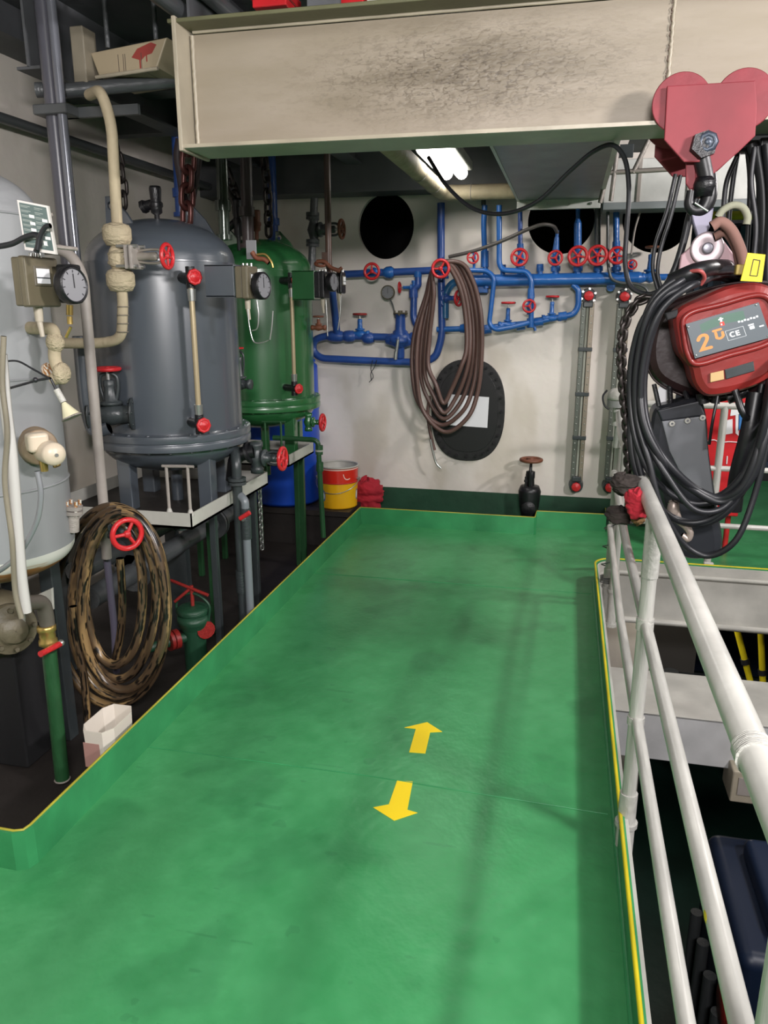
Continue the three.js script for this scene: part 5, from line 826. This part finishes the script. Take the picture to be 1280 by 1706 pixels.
{
  const c = X(180, 1196, -1.585), y1 = c.y, t = thing('plastic_container', 'open milky plastic container with a red label behind the kerb', 'container', V(c.x, y1 - 0.26, c.z)), w = 0.062, d = 0.1;
  const ring = (k, y) => [[-1, -0.6], [-0.6, -1], [0.6, -1], [1, -0.6], [1, 0.6], [0.6, 1], [-0.6, 1], [-1, 0.6]].map(([a, b]) => V(c.x + a * w * k, y, c.z + b * d * k));
  const quads = (R) => { const o = []; for (let j = 0; j < R.length - 1; j++) for (let i = 0; i < 8; i++) { const [a, b, e, f] = [R[j][i], R[j][(i + 1) % 8], R[j + 1][(i + 1) % 8], R[j + 1][i]]; for (const p of [a, e, b, a, f, e]) o.push(p.x, p.y, p.z); } const g = new THREE.BufferGeometry(); g.setAttribute('position', new THREE.Float32BufferAttribute(o, 3)); g.computeVertexNormals(); return uvm(g); };
  part(t, 'shell', [quads([ring(0.01, y1 - 0.26), ring(0.82, y1 - 0.26), ring(0.9, y1 - 0.22), ring(1, y1), ring(0.97, y1), ring(0.87, y1 - 0.22), ring(0.01, y1 - 0.25)])], M.plastic);
  part(t, 'label', box(c.x - 0.045, c.x + 0.02, y1 - 0.15, y1 - 0.05, c.z + d * 0.97, c.z + d * 0.985), mat(0xa88078, 0.6));
}
// ---------- pale tank at the left border ----------
{
  const cx = -2.05, cz = -2.35, r = 0.285, at = V(cx, 0, cz), t = thing('pressure_tank', 'pale grey pressure tank with rust stained bottom at the left border of the picture', 'tank', V(cx, 0.66, cz)), d = [], bd = [];
  for (let k = 0; k <= 12; k++) { const a = k / 12 * Math.PI / 2; d.push([r * Math.cos(a), 1.93 + 0.17 * Math.sin(a)]); bd.push([r * Math.sin(a), 0.78 - 0.13 * Math.cos(a)]); }
  part(t, 'shell', lathe([[r, 0.78], ...d], at, FY, 64), M.tankLight); part(t, 'weld_seam', [torus(r, 0.004, V(cx, 1.4, cz), FY, 6, 64), torus(r, 0.004, V(cx, 1.93, cz), FY, 6, 64), torus(r, 0.005, V(cx, 1.02, cz), FY, 6, 64)], M.tankLight); part(t, 'bottom_dome', lathe(bd, at, FY, 48), M.rusty);
  for (const a of [3.5, 4.2, 5.0]) part(t, 'leg', box(cx + 0.22 * Math.cos(a) - 0.03, cx + 0.22 * Math.cos(a) + 0.03, -0.15, 0.74, cz + 0.22 * Math.sin(a) - 0.03, cz + 0.22 * Math.sin(a) + 0.03, 0.005), M.greyDark);
  const np = thing('tank_nameplate', 'tilted nameplate with a green table of white fields on the pale tank', 'plate', W(60, 420, -2.02)), z = -2.0;
  const tx = canvasTex(256, 384, (g, w, h) => { g.fillStyle = '#d8d2ce'; g.fillRect(0, 0, w, h); g.fillStyle = '#5a6a68'; g.fillRect(14, 16, w - 28, h - 40); g.fillStyle = '#aab0aa'; for (let i = 0; i < 9; i++) { g.fillRect(22, 34 + i * 36, 80, 4); g.fillRect(22, 44 + i * 36, 60, 3); g.fillRect(136, 34 + i * 36, 70, 4); g.fillRect(136, 46 + i * 36, 46, 3); } g.fillStyle = '#e6e6e2'; for (const [x, y] of [[84, 96], [84, 150], [84, 200], [84, 258], [190, 112], [194, 180], [190, 250]]) g.fillRect(x, y, 44, 24); g.fillRect(170, 290, 30, 34); });
  const q = [[29, 333], [80, 343], [94, 424], [42, 416]].map(([a, b]) => W(a, b, z)); part(np, 'back_plate', prism(q, 0.008, 0.001), M.white);
  const g = new THREE.BufferGeometry(); g.setAttribute('position', new THREE.Float32BufferAttribute([q[3], q[2], q[1], q[3], q[1], q[0]].flatMap((p) => [p.x, p.y, p.z + 0.002]), 3)); g.setAttribute('uv', new THREE.Float32BufferAttribute([0, 0, 1, 0, 1, 1, 0, 0, 1, 1, 0, 1], 2)); g.computeVertexNormals(); part(np, 'print', g, mat(0xffffff, 0.4, 0, { map: tx }));
  part(np, 'standoff', [cyl(W(40, 350, z), V(W(40, 350, z).x, W(40, 350, z).y, z - 0.12), 0.006), cyl(W(84, 410, z), V(W(84, 410, z).x, W(84, 410, z).y, z - 0.12), 0.006)], M.pipeGrey);
}
{
  const p = CY(58, 742, -2.05, -2.35, 0.285), n = V(0.82, 0.0, 0.57).normalize(), t = thing('float_switch', 'cream flanged float switch with a rounded cap on the pale tank', 'switch', p); orient(t, V(0, 1, 0).cross(n), n);
  part(t, 'mounting_flange', lathe([[0.001, -0.04], [0.062, -0.04], [0.066, -0.03], [0.066, 0.012], [0.06, 0.018], [0.062, 0.022], [0.062, 0.05], [0.055, 0.058], [0.001, 0.06]], V(0, 0, 0), FY, 36), mat(0x9a866e, 0.5, 0, { map: mottle }));
  const L = M.lagging2 = mat(0xc9bba6, 0.38); part(t, 'cap', lathe([[0.04, 0.05], [0.04, 0.14], [0.036, 0.155], [0.02, 0.165], [0.001, 0.168]], V(0.012, 0, 0.012), FY, 28), L);
  part(t, 'terminal_box', box(-0.05, 0.02, 0.05, 0.1, -0.055, 0.01, 0.014), L); part(t, 'cap_screw', cyl(V(0.012, 0.16, 0.012), V(0.012, 0.172, 0.012), 0.006), M.steel);
  part(t, 'cable_gland', [cyl(V(0.0, 0.07, 0.04), V(0, 0.07, 0.08), 0.015, 0.013, 8), cyl(V(0.03, 0.09, 0.045), V(0.034, 0.1, 0.064), 0.013, 0.013, 6)], M.brass);
}
solo('grey_conduit', 'flexible grey conduit drooping from the float switch to the left border', 'conduit', curve([[62, 785], [68, 820], [64, 860], [52, 890], [30, 925], [0, 950], [-30, 962]].map(([a, b]) => W(a, b, -2.0)), 0.0085, 50), mat(0x8a8c90, 0.35, 0.3));
for (const [i, l] of [[0, 'pale cable pipe running down the left border in front of the pale tank'], [1, 'thinner pale cable twisting beside the pale cable pipe at the left border']]) solo('cable_pipe', l, 'pipe', curve((i ? [[6, 560], [4, 640], [12, 720], [8, 800], [20, 900], [26, 990], [36, 1030]] : [[2, 590], [10, 680], [20, 760], [28, 860], [36, 960], [44, 1020]]).map(([a, b]) => W(a, b, -1.95 + i * 0.03)), i ? 0.008 : 0.0165, 60), i ? M.tan : mat(0xb9b6b2, 0.45));
solo('thin_cable', 'thin black cable sagging across the pale tank to a small white connector', 'cable', [curve([[8, 602], [30, 602], [55, 615], [82, 630]].map(([a, b]) => W(a, b, -2.0)), 0.003, 30, 5), curve([[12, 648], [40, 640], [62, 634], [84, 630]].map(([a, b]) => W(a, b, -2.0)), 0.004, 30, 5), ball(W(59, 633, -2.0), 0.008)], M.rubber);
{ const t = thing('sensor_probe', 'white funnel ended probe hanging between the pale tank and the pale pipe', 'sensor', W(118, 690, -2.1)), P = (a, b) => W(a, b, -2.1); part(t, 'cable', cyl(P(84, 630), P(94, 650), 0.004), M.rubber); part(t, 'body', cyl(P(94, 649), P(106, 670), 0.01), M.white); part(t, 'funnel', cyl(P(106, 671), P(119, 694), 0.007, 0.028, 20), mat(0xcdc8a8, 0.35)); part(t, 'rim', cyl(P(119, 694), P(120, 696), 0.032, 0.032, 20), M.pipeGrey); }
{ const t = thing('lagged_bend', 'cream bandaged pipe bend bulging from the right side of the pale tank', 'pipe', W(100, 620, -2.3)), P = (a, b) => W(a, b, -2.3); part(t, 'lagging', pipe([V(-1.95, P(84, 545).y, -2.36), P(88, 548), P(92, 562), P(90, 600), P(104, 628), P(88, 632)], 0.021, 0.05), M.lagging); part(t, 'bulge', [ball(P(103, 622), 0.034, 0.8, 1.1, 1), ball(P(92, 570), 0.03, 1, 1.2, 1)], M.lagging); part(t, 'flange', cyl(P(80, 620), P(84, 618), 0.03), M.rusty); part(t, 'brass_fitting', [cyl(P(116, 525), P(116, 508), 0.011, 0.011, 6), cyl(P(117, 540), P(116, 527), 0.009), cyl(P(110, 562), P(118, 545), 0.005)], M.brass); }
solo('black_cable', 'black cable running from the left border over the nameplate into the tan switch box', 'cable', curve([[-10, 412], [20, 406], [45, 394], [62, 392], [66, 402], [60, 420]].map(([a, b]) => W(a, b, -1.98)), 0.008, 40), M.rubber);
solo('black_cable', 'short black cable rising from the tan switch box across the nameplate', 'cable', curve([[62, 416], [66, 396], [76, 378], [84, 376]].map(([a, b]) => W(a, b, -1.97)), 0.007, 30), M.rubber);
{ const t = thing('bolted_flange', 'small rusty bolted flange under the right side of the pale tank', 'flange', W(122, 850, -2.45)), P = (y) => W(122, y, -2.45); part(t, 'disc', [cyl(P(848), P(842), 0.034), cyl(P(856), P(850), 0.034), cyl(P(885), P(856), 0.022)], M.pipeGrey); for (let k = 0; k < 4; k++) part(t, 'bolt', cyl(P(858).add(V(0.024 * Math.cos(k * 1.57 + 0.6), 0, 0.024 * Math.sin(k * 1.57 + 0.6))), P(834).add(V(0.024 * Math.cos(k * 1.57 + 0.6), 0, 0.024 * Math.sin(k * 1.57 + 0.6))), 0.007, 0.007, 6), M.rusty); }
// pump end and drain with red lever at lower left
{
  const x = -1.78, P = (a, b) => X(a, b, x), t = thing('drain_valve_pipe', 'green standing drain pipe with a red lever ball valve below the pale tank', 'pipe', P(105, 1300));
  part(t, 'pipe', cyl(P(104, 1298), P(82, 1085), 0.0265, 0.0265, 20), M.greenPipe); part(t, 'open_end', torus(0.026, 0.004, P(104, 1298), FY, 6, 20), M.pipeGrey);
  part(t, 'elbow', pipe([P(40, 1005), P(72, 1002), P(78, 1030), P(80, 1060)], 0.027, 0.08, 16), mat(0x5b554e, 0.4)); part(t, 'ball_valve', [lathe([[0.026, -0.04], [0.034, -0.035], [0.034, -0.02], [0.028, -0.012], [0.03, 0], [0.028, 0.012], [0.034, 0.02], [0.034, 0.035], [0.026, 0.04]], P(79, 1058), FY, 10)], M.brass);
  const lv = part(t, 'lever', cyl(P(60, 1082).add(V(0.04, 0, 0.03)), P(92, 1066).add(V(0.04, 0, 0.03)), 0.011), M.red); part(lv, 'lever_nut', ball(P(94, 1064).add(V(0.04, 0, 0.03)), 0.013), M.steel);
}
{
  const x = -1.95, P = (a, b) => X(a, b, x), t = thing('pump_flange', 'rusty brown pump flange with bolts below the pale tank at the left border', 'pump', P(20, 1075)), c = P(18, 1048), n = V(0.85, 0.1, 0.5).normalize();
  part(t, 'flange', [lathe([[0.001, -0.03], [0.09, -0.03], [0.095, -0.02], [0.095, 0.01], [0.09, 0.016], [0.05, 0.02], [0.045, 0.05], [0.001, 0.05]], c, n, 32)], M.khaki); const a = V(0, 1, 0), b = n.clone().cross(a).normalize(), e = b.clone().cross(n).normalize();
  for (let k = 0; k < 8; k++) { const q = c.clone().addScaledVector(b, 0.075 * Math.cos(k * 0.785)).addScaledVector(e, 0.075 * Math.sin(k * 0.785)); part(t, 'bolt', cyl(q, q.clone().addScaledVector(n, 0.034), 0.009, 0.009, 6), M.khaki); }
  part(t, 'casing', lathe([[0.001, -0.3], [0.12, -0.3], [0.13, -0.1], [0.08, -0.03], [0.001, -0.03]], c, n, 32), M.khaki);
  part(t, 'foot', box(c.x - 0.3, c.x - 0.05, -0.15, c.y - 0.08, c.z - 0.25, c.z - 0.05, 0.01), M.dark);
}
for (const [l, q, z] of [['white bracket plate left of the red lever valve', [[0, 1012], [38, 1008], [40, 1045], [18, 1055], [0, 1050]], -2.28], ['small white bracket plate behind the elbow of the red lever valve', [[64, 990], [86, 980], [88, 1016], [80, 1016]], -2.4]]) solo('bracket_plate', l, 'bracket', prism(q.map(([a, b]) => W(a, b, z)), 0.012, 0.002), M.white);
// ---------- upper left corner ----------
{
  const z = -3.35, P = (a, b) => W(a, b, z), t = thing('ceiling_hood', 'beige sheet metal hood splashed with red paint under the ceiling at the upper left', 'hood', P(210, 125));
  const stain = canvasTex(256, 128, (g, w, h) => { g.fillStyle = '#94876f'; g.fillRect(0, 0, w, h); g.fillStyle = '#82322c'; g.beginPath(); g.moveTo(140, 66); g.lineTo(160, 34); g.lineTo(205, 14); g.lineTo(222, 24); g.lineTo(206, 56); g.lineTo(186, 62); g.lineTo(170, 80); g.fill(); g.fillRect(164, 50, 5, 60); g.fillRect(186, 52, 4, 34); g.fillStyle = '#4a4038'; for (const x of [96, 112, 118, 170]) g.fillRect(x, 50, 2, 70); });
  const f = prism([P(150, 88), P(278, 62), P(262, 112), P(165, 128)], 0.3, 0.006), p = f.attributes.position, uv = f.attributes.uv, a = P(150, 128), b = P(278, 62); for (let i = 0; i < p.count; i++) uv.setXY(i, (p.getX(i) - a.x) / (b.x - a.x), (p.getY(i) - a.y) / (b.y - a.y));
  part(t, 'front', f, mat(0xffffff, 0.5, 0, { map: stain })); part(t, 'lower_edge', [cyl(P(160, 129), P(263, 114), 0.008)], M.cream); part(t, 'hanger', [cyl(P(180, 80), V(P(180, 80).x, CEIL, z), 0.01), cyl(P(260, 66), V(P(260, 66).x, CEIL, z), 0.01)], M.pipeDark);
}
solo('white_conduit', 'short bright white square conduit beside the upright pipe pair near the ceiling', 'conduit', rbox(119, 42, 141, 140, -3.3, 0.1, 0.006), M.tan);
solo('dark_cross_bar', 'dark bar crossing from the upright pipe pair towards the girder end', 'bar', [cyl(W(100, 152, -3.25), W(320, 132, -3.6), 0.03), cyl(W(60, 150, -3.2), W(110, 150, -3.25), 0.03)], M.pipeDark);
for (const [i, l] of [[0, 'upper dark pipe running under the ceiling past the girder end'], [1, 'lower dark pipe running under the ceiling past the girder end']]) solo('ceiling_pipe', l, 'pipe', cyl(V(-1.5 - i * 0.1, 2.86 - i * 0.07, -2.6), V(-1.5 - i * 0.1, 2.86 - i * 0.07, -5.7), 0.035), M.pipeDark);
solo('wall_pipe', 'dark pipe running high along the left wall above the tanks', 'pipe', [cyl(V(WL + 0.08, 2.5, -1.2), V(WL + 0.08, 2.5, -5.9), 0.025), cyl(V(WL + 0.08, 2.5, -3), V(WL, 2.5, -3), 0.015)], M.pipeDark);
// ---------- far side beyond the hatch ----------
{
  const z = -5.35, a = W(1172, 655, z), b = W(1250, 655, z), t = thing('fire_cabinet', 'red fire hose cabinet with white and blue stickers behind the white cross railing', 'cabinet', V((a.x + b.x) / 2, 0, z - 0.1)), yt = W(1200, 640, z).y, x0 = a.x - 0.06, x1 = b.x + 0.02;
  part(t, 'case', box(x0, x1, 0.28, yt, z - 0.22, z, 0.012), M.red);
  const d = part(t, 'door', box(x0 + 0.02, x1 - 0.02, 0.62, yt - 0.03, z, z + 0.012, 0.004), M.red); part(d, 'handle', box(x0 + 0.04, x0 + 0.055, 0.8, 0.9, z + 0.012, z + 0.03, 0.003), M.steel);
  const P = (q) => q.map(([u, v]) => W(u, v, z + 0.014));
  part(d, 'sticker', prism(P([[1212, 700], [1221, 698], [1221, 722], [1208, 724]]), 0.002, 0), M.paper); part(d, 'sticker', prism(P([[1219, 680], [1240, 686], [1238, 690], [1217, 693]]), 0.002, 0), M.paper); part(d, 'sticker', prism(P([[1231, 690], [1239, 688], [1238, 712], [1230, 718]]), 0.002, 0), mat(0x2f6fb0, 0.5)); part(d, 'sticker', prism(P([[1226, 692], [1232, 690], [1231, 726], [1226, 722]]), 0.002, 0), M.paper);
  part(t, 'seal_wire', [curve(P([[1178, 735], [1190, 733], [1200, 737], [1215, 736], [1230, 737]]), 0.003, 30, 5), cyl(...P([[1212, 760], [1211, 773]]), 0.004)], M.paper);
  part(t, 'leg', [cyl(V(x0 + 0.04, 0, z - 0.1), V(x0 + 0.04, 0.28, z - 0.1), 0.018), cyl(V(x1 - 0.04, 0, z - 0.1), V(x1 - 0.04, 0.28, z - 0.1), 0.018)], M.red);
}
{
  const z = -7.9, t = thing('navy_cabinet', 'tall navy blue ribbed cabinet standing far behind the hoist and red cabinet', 'cabinet', V(2.0, 0, z - 0.3));
  part(t, 'case', box(0.95, 3.6, 0.1, 2.36, z - 0.6, z, 0.01), M.navy); for (let i = 0; i < 22; i++) part(t, 'rib', box(1.0 + i * 0.115, 1.05 + i * 0.115, 1.35, 2.34, z, z + 0.025, 0.006), mat(0x4a6384, 0.35)); part(t, 'plinth', box(0.97, 3.58, 0, 0.1, z - 0.58, z - 0.03), M.dark); part(t, 'dark_door', box(1.05, 3.5, 0.2, 1.25, z, z + 0.015, 0.005), mat(0x151c2a, 0.4));
}
{
  const z = -7.4, t = thing('yellow_rail', 'yellow painted pipe rail far behind the hoist hook', 'rail', V(2, 2.3, z)); part(t, 'pipe', cyl(V(0.9, W(1230, 356, z).y, z), V(3.6, W(1230, 356, z).y, z), 0.05), M.yellow); part(t, 'stub', [1.2, 2.4, 3.4].map((x) => cyl(V(x, W(1230, 356, z).y, z), V(x, 2.64, z), 0.02)), M.yellow);
}
// ---------- below the hatch ----------
{
  const t = thing('lower_girder', 'light grey box girder crossing the hatch one level below the walkway', 'girder', V(1.2, -0.7, -4)), a = Y(1060, 1185, -0.4), y0 = W(1060, 1262, a.z).y;
  part(t, 'box_section', box(-0.3, 4.9, y0, -0.4, -4.28, a.z, 0.006), mat(0xc9c9c9, 0.45, 0, { map: mottle })); part(t, 'top_lip', box(-0.3, 4.9, -0.404, -0.396, -4.3, a.z + 0.012, 0.003), M.white); part(t, 'end_web', [box(1.6, 1.612, y0 - 0.1, y0, -4.2, a.z - 0.02)], M.pipeGrey);
}
{
  const t = thing('lower_shelf', 'dark workbench with clutter in the gloom below the far hatch edge', 'bench', V(0.9, -2.8, -6)); part(t, 'top', box(0.3, 2.0, -1.5, -1.46, -6.6, -5.9, 0.004), M.greyDark); part(t, 'leg', [0.35, 1.9].map((x) => box(x, x + 0.06, -2.8, -1.5, -6, -5.94)), M.dark); part(t, 'back_panel', box(0.3, 1.25, -1.46, -0.6, -6.62, -6.58), mat(0x4a4744, 0.5)); part(t, 'clutter', [box(0.6, 0.8, -1.46, -1.3, -6.3, -6.1, 0.02), cyl(V(1.0, -1.46, -6.2), V(1.0, -1.28, -6.2), 0.06), box(1.3, 1.6, -1.46, -1.34, -6.4, -6.1, 0.03)], M.pipeDark);
  part(t, 'frame_post', box(0.62, 0.66, -1.46, -0.3, -6.1, -6.06), M.pipeGrey);
}
for (const [i, p, q, l] of [[0, [1228, 1048], [1244, 1110], 'slanting yellow ladder stringer below the far hatch edge, left of the two'], [1, [1268, 1050], [1271, 1128], 'upright yellow ladder stringer below the far hatch edge at the picture border']]) { const a = W(...p, -5.6), b = W(...q, -5.6), t = thing('yellow_stringer', l, 'ladder', b); const d = a.clone().sub(b).normalize(); part(t, 'pipe', cyl(b.clone().addScaledVector(d, -0.5), a.clone().addScaledVector(d, 0.3), 0.022), M.yellow); part(t, 'clamp', cyl(b.clone().addScaledVector(d, 0.02), b.clone().addScaledVector(d, 0.06), 0.03), M.dark); }
{ const t = thing('engine_block', 'navy blue machine deep below the hatch right of the white handrails', 'machine', V(1.6, -2.8, -3.3)); part(t, 'casing', box(0.86, 2.4, -2.8, -1.0, -3.75, -2.9, 0.06), mat(0x101d33, 0.45)); part(t, 'cover', box(1.0, 2.2, -1.02, -0.9, -3.6, -3.0, 0.04), mat(0x14233c, 0.4)); for (let k = 0; k < 4; k++) part(t, 'pipe', cyl(V(0.83, -1.4, -3.0 - k * 0.2), V(0.83, -2.5, -3.0 - k * 0.2), 0.03), M.pipeDark); part(t, 'red_valve', lathe([[0.001, -0.02], [0.08, -0.02], [0.08, 0.02], [0.001, 0.02]], V(0.84, -1.3, -2.95), FX), M.redDark); }
{ const t = thing('pump_unit', 'dark pump unit with red handwheel on the lower deck below the walkway edge', 'pump', V(0.55, -2.8, -2.1)); part(t, 'casing', lathe([[0.001, 0], [0.2, 0], [0.22, 0.1], [0.18, 0.5], [0.12, 0.6], [0.12, 0.9], [0.001, 0.95]], V(0.6, -2.8, -2.4), FY), M.pipeDark); part(t, 'pipe', pipe([V(0.6, -2.2, -2.4), V(0.9, -2.1, -2.3), V(0.9, -2.1, -1.4)], 0.05, 0.12), M.pipeGrey); part(t, 'handwheel', torus(0.1, 0.02, V(0.62, -1.8, -2.35), FY), M.redDark); }
{ const z = -3.7, a = W(1222, 1285, z), b = W(1285, 1345, z), t = thing('light_box', 'pale square lamp box hung under the lower girder at the right', 'box', V((a.x + b.x) / 2, b.y, z)); part(t, 'case', box(a.x, b.x, b.y, a.y, z - 0.2, z, 0.01), M.cream); part(t, 'face', box(a.x + 0.03, b.x - 0.03, b.y + 0.05, a.y - 0.03, z, z + 0.006), M.pipeGrey); part(t, 'hanger', box(a.x + 0.06, a.x + 0.1, a.y, -0.7, z - 0.15, z - 0.12), M.pipeGrey); }
{
  const p = [0.95, -0.36, -5.5], l = new THREE.RectAreaLight(0xfff6e8, 14, 0.16, 0.9); l.position.set(p[0], p[1] - 0.03, p[2]); l.rotation.x = -Math.PI / 2; scene.add(l);
  const t = thing('lower_deck_light', 'tube light fixed under the deck in the gloom below the far hatch edge', 'ceiling light', V(...p)); part(t, 'housing', box(p[0] - 0.1, p[0] + 0.1, p[1], p[1] + 0.34, p[2] - 0.47, p[2] + 0.47, 0.01), M.pipeDark); part(t, 'tube', cyl(V(p[0], p[1] - 0.012, p[2] - 0.45), V(p[0], p[1] - 0.012, p[2] + 0.45), 0.014), glow(0xfff6e8, 2));
}
renderer.render(scene, camera);
